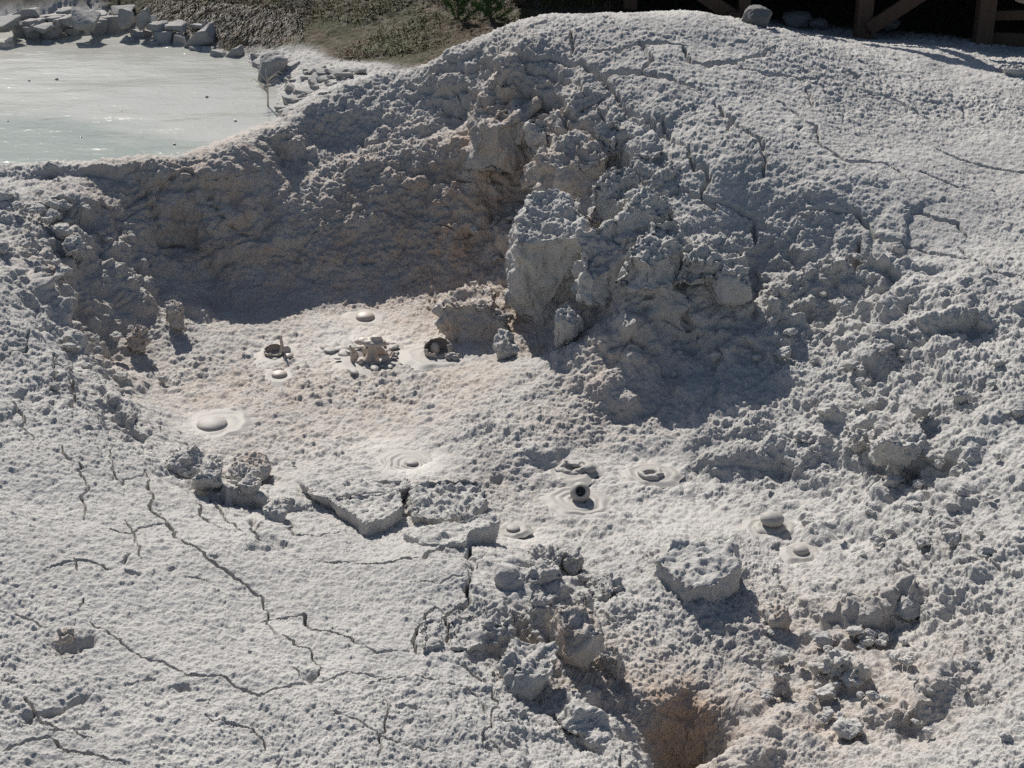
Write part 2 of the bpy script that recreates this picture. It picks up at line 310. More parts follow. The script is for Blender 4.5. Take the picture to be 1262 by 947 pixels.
def carve_cracks(x, y, r_full):
    d = np.zeros(len(x), F4)
    R2 = np.random.default_rng(3)
    for (w, dep, pl) in CRACKS:
        pts = [on_ground(*p)[:2] for p in pl]
        w *= .62 * np.mean([math.dist((*p, .5), (0, 0, CAMZ)) for p in pts]) / FPX
        fine = []
        for a, b in zip(pts[:-1], pts[1:]):
            n = max(2, int(np.linalg.norm(b - a) / .03))
            for k in range(n): fine.append(a + (b - a) * k / n)
        fine.append(pts[-1]); fine = np.array(fine); f3 = np.concatenate([fine, np.zeros((len(fine), 1))], 1).astype(F4)
        fine = fine + np.stack([.035 * fbm(f3, .16, 101, 4) + .008 * fbm(f3, .04, 111, 2), .035 * fbm(f3, .16, 131, 4) + .008 * fbm(f3, .04, 121, 2)], 1)
        lo = fine.min(0) - .1; hi = fine.max(0) + .1
        idx = np.nonzero((x > lo[0]) & (x < hi[0]) & (y > lo[1]) & (y < hi[1]))[0]
        if not len(idx): continue
        qx, qy = x[idx], y[idx]; best = np.full(len(idx), 9, F4); frac = np.zeros(len(idx), F4)
        m = len(fine) - 1
        for k in range(m):
            a, b = fine[k], fine[k + 1]; ab = b - a; L = ab @ ab + 1e-9
            t = np.clip(((qx - a[0]) * ab[0] + (qy - a[1]) * ab[1]) / L, 0, 1)
            dd = np.hypot(qx - a[0] - t * ab[0], qy - a[1] - t * ab[1])
            c = dd < best; best = np.where(c, dd, best); frac = np.where(c, (k + t) / m, frac)
        ww = (w * 2.3 if pts[0][1] > 10.6 else w * 1.1) * (.35 + .9 * np.sqrt(np.clip(np.sin(np.pi * np.clip(frac, .02, .98)), 0, 1)) + .25 * np.sin(frac * 41 + len(pl)))
        d[idx] = np.maximum(d[idx], (.8 * dep if pts[0][1] > 10.6 else .65 * dep) * (1 - sstep(.45, 1.15, best / np.maximum(ww, 1e-4))))
    return d

def build_ground():
    a_in = np.radians(np.linspace(-22.6, 22.6, 2050))
    a_l = np.radians(-22.8 - np.cumsum(np.linspace(.024, .50, 160))[::-1]); a_r = -a_l[::-1]
    A = np.concatenate([a_l, a_in, a_r]); NA = len(A)
    NR, NF = 1680, 4200
    rf = np.exp(np.linspace(math.log(2.6), math.log(420), NF))
    X = (rf[:, None] * np.sin(A)[None]).astype(F4); Y = (rf[:, None] * np.cos(A)[None]).astype(F4)
    Z = bil(BASE, X.ravel(), Y.ravel()).reshape(X.shape)
    v = FPX * np.tan(np.arctan2(CAMZ - Z, rf[:, None]) - PITCH)
    dz = np.diff(Z, axis=0); dr = np.diff(rf)[:, None]
    dist = np.hypot(rf[1:, None], CAMZ - Z[1:])
    wgt = .65 * np.abs(np.diff(v, axis=0)) + .3 * np.hypot(dz, dr) / dist * FPX
    inview = sstep(4.5, 5.6, rf[1:]) * (1 - sstep(17.5, 20, rf[1:]))
    wgt = wgt * (.12 + .88 * inview[:, None])
    wgt = blur(blur(wgt.astype(F4), 14, 1), 3, 0)
    cum = np.concatenate([np.zeros((1, NA)), np.cumsum(wgt, 0, dtype=np.float64)], 0)
    R = np.empty((NR, NA))
    for j in range(NA):
        R[:, j] = np.interp(np.linspace(0, cum[-1, j], NR), cum[:, j], rf)
    X = (R * np.sin(A)[None]).astype(F4); Y = (R * np.cos(A)[None]).astype(F4)
    x = X.ravel(); y = Y.ravel(); z = bil(BASE, x, y)
    P = np.stack([x, y, z], 1)
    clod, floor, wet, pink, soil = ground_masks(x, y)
    # normals of the base relief
    e = .05
    nx = -(bil(BASE, x + e, y) - bil(BASE, x - e, y)) / (2 * e); ny = -(bil(BASE, x, y + e) - bil(BASE, x, y - e)) / (2 * e)
    N = np.stack([nx, ny, np.ones_like(nx)], 1); N /= np.linalg.norm(N, axis=1)[:, None]
    steep = 1 - N[:, 2]
    d = .04 * fbm(P, .9, 60, 3) * (1 - floor)
    d += clod * (clods(P) - .07)
    nub = nubs(P) * (1 - .35 * np.minimum(1, blob(x, y, [(950, 150, 150, 1), (1150, 180, 150, 1), (800, 90, 100, 1), (1100, 270, 120, 1)])))
    fl = .040 * grain(warp(P, .1, .03, 70), .090, 5) + .026 * grain(warp(P, .05, .012, 73), .048, 6) + .016 * grain(P, .026, 15) + .010 * fbm(P, .08, 77, 3) - .012        # floor: crumbs of drying mud
    f = np.clip(floor, 0, 1) * (1 - clod * .5)
    d += (1 - wet) * ((1 - f) * nub * (1 + .3 * clod) + f * fl) + wet * (.004 * fbm(P, .12, 80, 2) - .016)
    # secondary hairline cracks in the crust
    cr = crease(warp(warp(P, .3, .12, 90), .06, .02, 93), .62, 8)
    gate = (1 - sstep(.05, .3, np.maximum(f, wet))) * sstep(-.1, .4, fbm(P, .8, 95, 2)) * (1 - clod) * (1 - f) * (1 - wet) * (1 - soil)
    d -= .045 * gate * (1 - sstep(.012, .035 + .03 * sstep(-.4, .6, fbm(P, .2, 97, 2)), cr))
    st = np.clip((steep - .12) * 3.2, 0, 1) * (1 - wet) * (1 - .75 * blob(x, y, [(835, 900, 90, 1)]))              # crumbling, bedded faces
    d += st * (.075 * fbm(warp(P * np.array([.7, .7, 1.5], F4), .3, .06, 170), .38, 175, 4) + .075 * (grain(warp(P, .2, .05, 180), .17, 19) - .2) * sstep(-.5, .4, fbm(P, .6, 185, 2)) + .03 * (grain(P, .075, 20) - .25)
              - .05 * (1 - sstep(.03, .09, crease(warp(P * np.array([.7, .7, 1.4], F4), .3, .12, 187), .5, 21))))
    far = 1 - sstep(18, 24, np.hypot(x, y))
    P2 = P + N * (d * far)[:, None]
    P2[:, 2] -= carve_cracks(x, y, R) + .07 * np.minimum(1, 1.5 * blob(x, y, [(84, 790, 17, 1), (104, 786, 12, 1)])) + .05 * blob(x, y, [(382, 832, 9, 1), (612, 592, 8, 1)])
    me = bpy.data.meshes.new('ground')
    nv = len(P2); me.vertices.add(nv); me.vertices.foreach_set('co', P2.astype(F4).ravel())
    i = np.arange(NR * NA).reshape(NR, NA)
    q = np.stack([i[:-1, :-1], i[:-1, 1:], i[1:, 1:], i[1:, :-1]], -1).reshape(-1, 4)
    # outer ring out to the horizon
    nf = len(q); me.loops.add(nf * 4); me.polygons.add(nf)
    me.loops.foreach_set('vertex_index', q.ravel().astype(np.int32))
    me.polygons.foreach_set('loop_start', np.arange(0, nf * 4, 4, dtype=np.int32))
    me.polygons.foreach_set('use_smooth', np.ones(nf, bool))
    me.update(calc_edges=True)
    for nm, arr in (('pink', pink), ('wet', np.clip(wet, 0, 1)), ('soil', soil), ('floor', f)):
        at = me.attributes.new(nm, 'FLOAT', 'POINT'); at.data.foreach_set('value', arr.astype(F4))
    o = bpy.data.objects.new('ground', me); col.objects.link(o); o['kind'] = 'structure'
    o['label'] = 'pale grey cracked mud ground with pits and a rounded mound'
    return o

# ------------------------------------------------------------------ materials
def mat(name):
    m = bpy.data.materials.new(name); m.use_nodes = True
    return m, m.node_tree, m.node_tree.nodes['Principled BSDF']

def node(nt, kind, **kw):
    n = nt.nodes.new(kind)
    for k, v in kw.items():
        if k in n.inputs: n.inputs[k].default_value = v
        else: setattr(n, k, v)
    return n

def mixc(nt, fac, a, b):
    n = nt.nodes.new('ShaderNodeMix'); n.data_type = 'RGBA'
    for sock, v in ((n.inputs[0], fac), (n.inputs[6], a), (n.inputs[7], b)):
        if hasattr(v, 'links') or hasattr(v, 'is_linked'): nt.links.new(v, sock)
        else: sock.default_value = v if not isinstance(v, tuple) else (*v, 1)
    return n.outputs[2]

def mathn(nt, op, a, b=0.0, clamp=False):
    n = nt.nodes.new('ShaderNodeMath'); n.operation = op; n.use_clamp = clamp
    for sock, v in ((n.inputs[0], a), (n.inputs[1], b)):
        if hasattr(v, 'is_linked'): nt.links.new(v, sock)
        else: sock.default_value = v
    return n.outputs[0]

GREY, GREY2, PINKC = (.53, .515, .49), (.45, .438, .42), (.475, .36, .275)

def mud_material(name, ground=False, tint=(0, 0), bump=1.0, dark=1.0):
    m, nt, b = mat(name)
    pos = node(nt, 'ShaderNodeNewGeometry').outputs['Position']
    def noise(scale, detail=4, rough=.6):
        n = node(nt, 'ShaderNodeTexNoise', Scale=scale, Detail=detail, Roughness=rough); nt.links.new(pos, n.inputs['Vector']); return n.outputs['Fac']
    def ramp(v, a, c):
        r = node(nt, 'ShaderNodeMapRange'); r.inputs[1].default_value = a; r.inputs[2].default_value = c; nt.links.new(v, r.inputs[0]); return r.outputs[0]
    n1 = noise(1.7, 5); n2 = noise(26, 4); n3 = noise(6, 4)
    c = mixc(nt, ramp(n1, .35, .65), GREY, GREY2)
    c = mixc(nt, mathn(nt, 'MULTIPLY', ramp(n2, .5, .75), .35), c, (.33, .315, .30))
    if ground:
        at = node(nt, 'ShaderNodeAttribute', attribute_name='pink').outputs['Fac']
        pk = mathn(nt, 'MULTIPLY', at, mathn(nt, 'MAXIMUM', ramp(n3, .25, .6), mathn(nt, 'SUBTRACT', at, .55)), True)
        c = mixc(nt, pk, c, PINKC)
        wet = node(nt, 'ShaderNodeAttribute', attribute_name='wet').outputs['Fac']
        fl = node(nt, 'ShaderNodeAttribute', attribute_name='floor').outputs['Fac']
        c = mixc(nt, mathn(nt, 'MULTIPLY', wet, .7), c, (.50, .475, .44))
        soil = node(nt, 'ShaderNodeAttribute', attribute_name='soil').outputs['Fac']
        so = mixc(nt, ramp(noise(2.2, 5), .4, .6), (.085, .06, .035), (.05, .055, .022))
        so = mixc(nt, ramp(noise(7, 5), .52, .68), so, (.17, .145, .12))
        sxx = node(nt, 'ShaderNodeSeparateXYZ'); nt.links.new(pos, sxx.inputs[0]); so = mixc(nt, ramp(sxx.outputs[0], .3, 1.2), so, (.035, .026, .018))  # right-hand soil: dark forest litter, with walkway shade painted into the colour
        c = mixc(nt, soil, c, so)
        w2 = mathn(nt, 'MAXIMUM', wet, mathn(nt, 'MULTIPLY', fl, ramp(n2, .45, .7)))
        rr = node(nt, 'ShaderNodeMapRange'); rr.inputs[3].default_value = .92; rr.inputs[4].default_value = .36
        nt.links.new(w2, rr.inputs[0]); nt.links.new(rr.outputs[0], b.inputs['Roughness'])
    else:
        if tint[0] > 0: c = mixc(nt, mathn(nt, 'MULTIPLY', ramp(n3, .3, .65), tint[0]), c, PINKC)
        b.inputs['Roughness'].default_value = .92
    if dark < 1: c = mixc(nt, 1 - dark, c, (.05, .05, .05))
    nt.links.new(c, b.inputs['Base Color'])
    b.inputs['Specular IOR Level'].default_value = .35
    bp = node(nt, 'ShaderNodeBump', Strength=.75 * bump, Distance=.012)
    h = mathn(nt, 'ADD', noise(70, 5, .65), mathn(nt, 'MULTIPLY', noise(190, 3, .6), .5))
    nt.links.new(h, bp.inputs['Height'])
    if ground:
        nt.links.new(mathn(nt, 'SUBTRACT', .8, mathn(nt, 'MULTIPLY', wet, .5), True), bp.inputs['Strength'])
    nt.links.new(bp.outputs[0], b.inputs['Normal'])
    return m

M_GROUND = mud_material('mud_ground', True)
M_MUD = mud_material('dry_mud')
M_PINKMUD = mud_material('pinkish_mud', tint=(.6, 0))

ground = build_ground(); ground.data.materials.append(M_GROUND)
print('ground', time.time() - T0)

# ------------------------------------------------------------------ light
AZ, EL = math.radians(20), math.radians(38)
S = Vector((-math.sin(AZ) * math.cos(EL), math.cos(AZ) * math.cos(EL), math.sin(EL)))
sl = bpy.data.lights.new('sun', 'SUN'); sl.energy = 5.0; sl.angle = math.radians(.53); sl.color = (1, .95, .875)
so = bpy.data.objects.new('sun', sl); col.objects.link(so); so.rotation_euler = S.to_track_quat('Z', 'Y').to_euler(); so.location = S * 60
w = bpy.data.worlds.new('World'); sc.world = w; w.use_nodes = True
nt = w.node_tree; sky = nt.nodes.new('ShaderNodeTexSky'); sky.sky_type = 'NISHITA'; sky.sun_disc = False
sky.sun_elevation = EL; sky.sun_rotation = -AZ; sky.altitude = 600; sky.air_density = 1.0; sky.dust_density = 1.6
nt.links.new(sky.outputs[0], nt.nodes['Background'].inputs[0]); nt.nodes['Background'].inputs[1].default_value = .068
sc.view_settings.view_transform = 'Standard'; sc.view_settings.look = 'None'; sc.cycles.use_denoising = False; sc.view_settings.exposure = 0.14; sc.view_settings.gamma = 1
# ------------------------------------------------------------------ things: helpers
def tag(o, label, cat, group=None):
    o['label'] = label; o['category'] = cat
    if group: o['group'] = group
    return o

def empty(name, loc, label, cat, group=None):
    o = bpy.data.objects.new(name, None); col.objects.link(o); o.location = loc; o.empty_display_size = .1
    return tag(o, label, cat, group)

def link(name, me, mats, parent=None):
    o = bpy.data.objects.new(name, me); col.objects.link(o); o.parent = parent
    for m in (mats if isinstance(mats, (list, tuple)) else [mats]):
        if m.name not in [q.name for q in me.materials]: me.materials.append(m)
    return o

def np_mesh(name, co, faces, smooth=True):
    me = bpy.data.meshes.new(name); me.from_pydata([tuple(map(float, c)) for c in co], [], faces)
    me.polygons.foreach_set('use_smooth', np.full(len(me.polygons), smooth)); me.update(); return me

def bm_mesh(name, bm, smooth=True):
    me = bpy.data.meshes.new(name); bm.to_mesh(me); bm.free()
    me.polygons.foreach_set('use_smooth', np.full(len(me.polygons), smooth)); me.update(); return me

def remesh(bm, voxel, smooth=2):
    """closed rough shape -> even fine mesh; returns vertex array, normals, faces"""
    me = bpy.data.meshes.new('work'); bm.to_mesh(me); bm.free()
    o = bpy.data.objects.new('work', me); col.objects.link(o)
    r = o.modifiers.new('r', 'REMESH'); r.mode = 'VOXEL'; r.voxel_size = voxel
    if smooth:
        k = o.modifiers.new('s', 'SMOOTH'); k.iterations = smooth; k.factor = .5
    dg = bpy.context.evaluated_depsgraph_get(); e = o.evaluated_get(dg); m2 = bpy.data.meshes.new_from_object(e)
    bpy.data.objects.remove(o); bpy.data.meshes.remove(me)
    n = len(m2.vertices); co = np.empty(n * 3, F4); m2.vertices.foreach_get('co', co)
    no = np.empty(n * 3, F4); m2.vertex_normals.foreach_get('vector', no)
    return co.reshape(-1, 3), no.reshape(-1, 3), m2

def rough(bm, name, voxel=.011, smooth=2, nub=1.0, lump=.0, lumpsize=.3, seed=0, flat=0.0, clod=0.0):
    """mud crust on a closed shape: nubs on the weathered upper faces, smoother broken sides"""
    co, no, me = remesh(bm, voxel, smooth)
    P = co + seed * 3.7
    top = sstep(-.05, .5, no[:, 2]); k = (1 - flat) + flat * top
    d = lump * fbm(P, lumpsize, 140 + seed % 9, 3) + nub * k * ((nubs(P) - .014) * 1.3 + .05 * min(1, lumpsize * 2) * (grain(warp(P, .16, .04, 55), .15, 4) - .2))
    if clod: d += clod * (clods(P) - .08)
    d += (1 - k) * (.022 * fbm(P, .13, 150, 3) + .008 * fbm(P * np.array([1, 1, .3], F4), .035, 155, 3) - .012 * (1 - sstep(.02, .07, crease(warp(P, .2, .06, 156), .28, 157))))
    me.vertices.foreach_set('co', (co + no * d[:, None]).astype(F4).ravel())
    me.polygons.foreach_set('use_smooth', np.ones(len(me.polygons), bool)); me.update(); me.name = name
    return me

def hull(pts):
    bm = bmesh.new(); vs = [bm.verts.new(p) for p in pts]
    r = bmesh.ops.convex_hull(bm, input=vs)
    bmesh.ops.delete(bm, geom=[g for g in set(r['geom_interior'] + r['geom_unused']) if isinstance(g, bmesh.types.BMVert)], context='VERTS')
    bmesh.ops.recalc_face_normals(bm, faces=bm.faces); return bm

def prism(top, bot):
    bm = bmesh.new(); t = [bm.verts.new(p) for p in top]; b = [bm.verts.new(p) for p in bot]; n = len(t)
    bm.faces.new(t); bm.faces.new(b[::-1])
    for i in range(n): bm.faces.new((t[i], b[i], b[(i + 1) % n], t[(i + 1) % n]))
    bmesh.ops.recalc_face_normals(bm, faces=bm.faces)
    bmesh.ops.triangulate(bm, faces=bm.faces); return bm

def centre(me):
    """move the mesh so its origin sits at the middle of its base; returns the world location"""
    n = len(me.vertices); co = np.empty(n * 3, F4); me.vertices.foreach_get('co', co); co = co.reshape(-1, 3)
    c = np.array([(co[:, 0].min() + co[:, 0].max()) / 2, (co[:, 1].min() + co[:, 1].max()) / 2, co[:, 2].min()])
    me.vertices.foreach_set('co', (co - c).astype(F4).ravel()); me.update(); return c

def solid(name, me, m, label, cat, group=None):
    c = centre(me); o = link(name, me, m); o.location = c; return tag(o, label, cat, group)

def shifted(base, dz=0.0, r=1.0, push=(0, 0)):
    base = np.array(base); c = base.mean(0); q = c + (base - c) * r; q[:, 2] = base[:, 2] + dz; q[:, 0] += push[0]; q[:, 1] += push[1]; return q

# ------------------------------------------------------------------ the large broken blocks
pts = [at_z(650,238,1.10), at_z(690,231,1.12), at_z(718,238,1.09), at_z(727,270,1.0), at_z(718,292,.93), at_z(640,268,1.0), at_z(634,300,.9),
       at_z(626,365,.26), at_z(640,398,.16), at_z(664,412,.08), at_z(706,388,.2), at_z(718,335,.55)]
pts += [p + np.array([0, .25, -.45]) for p in pts[:3]] + [p + np.array([0, .35, 0]) for p in pts[7:11]]
solid('mud_block', rough(hull(pts), 'mud_block', .010, 16, 1.8, .06, .28, 3, .35, .08), M_MUD,
      'tall leaning mud block standing at the centre of the pit wall', 'mud block')

def slab(px_top, ztop, thick, label, seed, shrink=.9, flat=.75, mat_=None, lump=.012, smooth=2, push=(0, 0)):
    top = np.array([at_z(p[0], p[1], max(z, on_ground(*p)[2] + .035)) for p, z in zip(px_top, ztop)])
    me = rough(prism(top, shifted(top, -thick, shrink, push)), 'crust_slab', .010, smooth, 1.2, lump, .25, seed, flat)
    return solid('crust_slab', me, mat_ or M_MUD, label, 'mud slab', 'broken slabs along the crust edge')

slab([(366,592),(430,588),(505,588),(512,598),(490,604),(440,606),(405,612),(380,606)], [.20,.17,.16,.17,.19,.20,.23,.24], .11,
     'long thin crust slab along the back of the broken plate', 5)
slab([(404,611),(445,606),(494,604),(500,622),(453,646)], [.24,.21,.2,.23,.28], .16,
     'pointed crust slab with a sharp front corner over a dark cleft', 6, .93)
slab([(503,602),(520,588),(560,584),(590,590),(602,612),(588,632),(545,640),(508,634)], [.16,.17,.17,.16,.12,.14,.18,.19], .22,
     'rounded knobbly crust lump right of the pointed slab', 7, 1.05, .2, lump=.03)
slab([(498,655),(560,640),(606,630),(617,640),(582,652),(570,668),(520,668)], [.26,.25,.22,.2,.27,.29,.3], .24,
     'wedge of crust jutting right with a dark broken end', 8, .95)
slab([(582,690),(622,682),(648,705),(664,745),(640,760),(592,750),(576,720)], [.27,.22,.18,.16,.2,.27,.29], .30,
     'domed crust block right of the deep upright crack', 9, 1.08, .2, lump=.035)
slab([(552,762),(580,752),(596,765),(600,785),(580,800),(554,795)], [.3,.29,.27,.28,.3,.31], .2, 'small square crust block below the upright crack', 10, 1.05, .3, lump=.02)
slab([(514,758),(546,756),(550,790),(520,798)], [.34,.31,.32,.35], .2, 'small crust block left of the square one', 11, 1.05, .3, lump=.015)

# ------------------------------------------------------------------ boulders set by their footprint: px centre of the foot, px width, px height
def boulder_mesh(w, d, h, seed, name, n=26, voxel=None, nub=1.7, flat=.25, lump=.2, sides=.8):
    r = np.random.default_rng(seed); v = r.normal(size=(n, 3)); v /= np.linalg.norm(v, axis=1)[:, None]
    v = np.sign(v) * np.abs(v) ** sides
    v = v / np.abs(v).max(0) * r.uniform(.86, 1.0, (n, 1))
    v *= np.array([w / 2, d / 2 * 1.15, h / 2]); v[:, 2] = np.where(v[:, 2] > .2 * h, .2 * h + (v[:, 2] - .2 * h) * .45, v[:, 2]) * 1.2; v[:, 2] += h / 2
    s = (w * d * h) ** (1 / 3)
    return rough(hull(v), name, voxel or max(.008, s / 34), 2, nub, lump * s * .5, s * .9, seed, flat)

def chunk_mesh(w, d, h, seed, name, nub=1.7, flat=.8, lump=.2, clod=0.0, **kw):
    q = np.random.default_rng(seed); n = int(q.integers(5, 8)); a = np.sort(np.linspace(0, 2 * math.pi, n, endpoint=False) + q.uniform(-.35, .35, n)) + q.uniform(0, 6)
    R = q.uniform(.82, 1.12, n); tx, ty = q.uniform(-.12, .12), q.uniform(.1, .45)
    x = np.cos(a) * R * w * .52; y = np.sin(a) * R * d * .52
    top = np.stack([x, y, h * (1 + tx * np.cos(a) + ty * np.sin(a) + q.uniform(-.07, .07, n))], 1)
    k = q.uniform(1.1, 1.4); bot = np.stack([x * k, y * k + .1 * d, 0 * x - .02], 1); s = (w * d * h) ** (1 / 3)
    return rough(hull(np.concatenate([top, bot])), name, max(.008, s / 36), 1, nub, lump * s * .4, s * .8, seed, flat, clod)

def boulder(px, py, w, h, label, seed, sink=.3, deep=1.0, m=None, cat='mud boulder', group=None, rot=0, name='mud_boulder', **kw):
    g = on_ground(px, py); s = math.dist(g, (0, 0, CAMZ)) / FPX
    W = w * s; H = h * s / .93
    if 33 <= seed <= 45: H *= .62; W *= 1.12; sink = .7; kw['flat'] = .4; kw['lump'] = .3; kw['clod'] = .55
    if seed == 59: H *= .7; sink = .6; kw['flat'] = .4
    me = (chunk_mesh if kw.pop('chunk', 33 <= seed <= 45 or seed == 59) else boulder_mesh)(W, W * deep, H * (1 + sink), seed, name, **kw)
    o = link(name, me, m or M_MUD); o.location = (g[0], g[1] + W * deep * .3, bil(BASE, np.array([g[0]]), np.array([g[1] + W * deep * .3]))[0] - H * sink)
    o.rotation_euler = (0, 0, rot); return tag(o, label, cat, group)

BL = 'boulders fallen below the crust edge'; WB = 'blocks broken out of the pit wall'; LB = 'blocks on the left pit rim'
boulder(708, 832, 76, 82, 'brown pitted boulder sitting in the shaded gully', 21, .15, .9, M_PINKMUD, group=BL, flat=.9)
boulder(652, 850, 80, 46, 'rough grey boulder at the crust edge left of the brown one', 22, .3, 1.0, group=BL)
boulder(612, 800, 52, 36, 'rounded crust knob above the rough grey boulder', 23, .4, 1, group=BL)
boulder(668, 772, 40, 44, 'upright knob left of the brown boulder, half in shadow', 24, .3, 1, group=BL)
boulder(672, 722, 46, 26, 'flat angular rock wedged in the gully below the wedge slab', 25, .2, 1, group=BL, flat=.9)
boulder(668, 700, 54, 28, 'dark angular rock uppermost in the gully', 26, .2, 1, group=BL, flat=.9)
boulder(718, 768, 26, 46, 'upright flake behind the brown boulder', 27, .3, .8, group=BL, flat=.6)
boulder(752, 838, 44, 44, 'brown rough boulder right of the shaded gully boulder', 28, .3, 1, M_PINKMUD, group=BL)
boulder(705, 705, 36, 24, 'small rock at the head of the gully, right side', 29, .3, 1, group=BL)
boulder(745, 742, 54, 26, 'low knobbly hump over the pebble cluster', 30, .4, 1, group=BL)
boulder(864, 738, 104, 36, 'large knobbly mud boulder with its own shadow on the lower floor', 31, .4, 1.0, chunk=True, flat=.45, lump=.2, nub=.9, clod=.12)
boulder(830, 715, 26, 26, 'small round lump tucked beside the large knobbly boulder', 32, .1, 1)
boulder(615, 246, 84, 56, 'two-lobed block with a smooth shaded face on the pit wall', 33, .6, .9, M_PINKMUD, group=WB, flat=.9, lump=.25)
boulder(706, 238, 86, 48, 'broad block with a pinkish front above the tall block', 34, .6, .9, M_PINKMUD, group=WB, flat=.9)
boulder(760, 268, 54, 50, 'angled block leaning right of the tall block', 35, .3, 1.1, group=WB, flat=.8, rot=.5)
boulder(667, 206, 30, 30, 'small block wedged above the two-lobed block', 36, .3, 1, group=WB, flat=.6)
boulder(648, 192, 66, 30, 'ledge of crust behind the small wedged block', 37, .5, .7, M_PINKMUD, group=WB, flat=.9)
boulder(752, 200, 44, 26, 'crust ledge uppermost above the broad pinkish block', 38, .5, .8, group=WB, flat=.8)
boulder(802, 226, 62, 26, 'flat crust plate right of the broad pinkish block', 39, .5, .9, group=WB, flat=.6)
boulder(802, 282, 54, 34, 'knobbly lump above the long shaded ledge', 40, .5, 1, group=WB)
boulder(742, 360, 62, 56, 'rounded block at the left end of the shaded ledge', 41, .3, .9, group=WB, flat=.7)
boulder(812, 342, 84, 46, 'big knobbly ledge block with a smooth shaded front', 42, .6, .8, group=WB, flat=.85)
boulder(880, 350, 92, 34, 'cracked ledge block right of the big knobbly one', 43, .6, .8, group=WB, flat=.85)
boulder(905, 385, 60, 34, 'grey block in shade below the long scarp', 47, .4, .8, group=WB, flat=.8)
boulder(700, 420, 44, 50, 'pale knob at the foot of the tall block', 48, .4, .9, group=WB, flat=.3)
boulder(625, 440, 36, 32, 'grey lump left of the pale knob at the foot of the tall block', 49, .3, .9, group=WB)
boulder(585, 412, 110, 62, 'pinkish heap of mud between the left pit and the tall block', 50, .5, .8, M_PINKMUD, group=WB, flat=0, lump=.3, nub=1.6)
boulder(226, 584, 58, 36, 'rough grey block at the near edge of the left pit', 51, .3, 1, group=LB, flat=.5)
boulder(263, 585, 30, 22, 'dark smooth faced rock beside the rough grey block', 52, .2, 1, group=LB, flat=1)
boulder(258, 612, 48, 32, 'angular grey rock in front of the dark smooth faced one', 53, .2, 1, group=LB, flat=.7)
boulder(308, 590, 56, 28, 'pale block with a pinkish side nearest the pit floor', 54, .3, 1, M_PINKMUD, group=LB, flat=.7)
boulder(295, 596, 38, 24, 'low pale rock left of the pinkish sided block', 55, .3, 1, group=LB, flat=.6)
boulder(338, 640, 36, 22, 'smooth grey stone alone on the crust', 56, .25, 1, flat=.9)
boulder(310, 616, 34, 18, 'flat grey rock above the lone smooth stone', 57, .3, 1, group=LB, flat=.6)
boulder(80, 792, 30, 13, 'brownish stone lying in a small hollow on the left crust', 58, .3, .8, M_PINKMUD, flat=.6)
boulder(90, 322, 34, 22, 'pale lump on the clods of the left rim', 60, .3, 1, group=LB)
boulder(216, 408, 30, 36, 'pinkish upright lump at the shadow edge of the left pit', 61, .2, 1, M_PINKMUD, group=LB, flat=.2)
boulder(170, 432, 32, 26, 'pinkish low lump left of the upright one', 62, .2, 1, M_PINKMUD, group=LB, flat=.2)
boulder(1112, 590, 66, 34, 'long leaning lump on the right slope, smooth topped', 64, .5, 1.3, rot=-.6, flat=.3)
boulder(1062, 560, 30, 26, 'round ball of mud left of the long leaning lump', 65, .2, 1)
boulder(958, 775, 34, 30, 'pinkish cone of mud with a shaded front', 66, .3, 1, M_PINKMUD, flat=.9)
boulder(965, 858, 32, 36, 'pinkish boulder right of the brown hole, with a short shadow', 67, .25, 1, M_PINKMUD)
boulder(1058, 845, 34, 30, 'rounded mud lump, left one of a touching pair at lower right', 68, .25, 1)
boulder(1032, 838, 40, 36, 'rounded mud lump, uppermost beside the touching pair', 69, .25, 1)
boulder(1250, 95, 30, 14, 'grey stone at the right end of the slope near the walkway', 70, .3, 1, flat=.9)

# ------------------------------------------------------------------ small loose clods: eight shapes, copied
protos = [boulder_mesh(1, r_[0], r_[1], 300 + k, 'mud_clod', n=30, voxel=.032, nub=0, lump=.25, sides=1.05) for k, r_ in enumerate([(1, .8), (.8, .7), (1.2, .75), (.9, .95), (1.1, .6), (.75, .8), (1, .65), (.9, .7)])]
for me in protos:
    n = len(me.vertices); co = np.empty(n * 3, F4); me.vertices.foreach_get('co', co); co = co.reshape(-1, 3)
    no = np.empty(n * 3, F4); me.vertex_normals.foreach_get('vector', no)
    k = .14 * grain(warp(co, .3, .08, 7), .34, 13) + .06 * grain(co, .15, 18) + .03 * fbm(co, .16, 17, 3) - .06
    me.vertices.foreach_set('co', (co + no.reshape(-1, 3) * k[:, None]).astype(F4).ravel()); me.update(); me.materials.append(M_MUD)

CLOD_AREAS = [  # (px, py, spread x, spread y, count, min px, max px, group, label)
 (1075,788,34,14,14,10,20,'clods heaped on the lower right bank','rounded mud clod heaped on the lower right bank'),
 (755,768,22,20,13,8,14,'pebbles of mud beside the brown boulder','small mud pebble clustered right of the brown boulder'),
 (1070,450,150,100,56,8,26,'clods strewn over the right slope','mud clod strewn over the right slope'),
 (1130,640,100,60,38,10,32,'clods strewn over the right slope','mud clod strewn over the right slope'),
 (1060,830,120,70,48,11,36,'clods on the bank right of the hole','mud clod on the bank right of the brown hole'),
 (700,760,44,60,30,7,18,'clods in the shaded gully','mud clod lying in the shaded gully'),
 (60,290,60,60,34,9,24,'clods on the left rim','mud clod crowded on the left rim below the pool'),
 (110,440,60,50,26,7,18,'clods down the left side of the pit','mud clod on the left side of the pit'),
 (290,590,50,26,16,7,16,'clods at the near edge of the left pit','mud clod at the near edge of the left pit'),
 (630,300,30,80,20,7,16,'clods on the pit wall by the tall block','mud clod on the pit wall left of the tall block'),
]
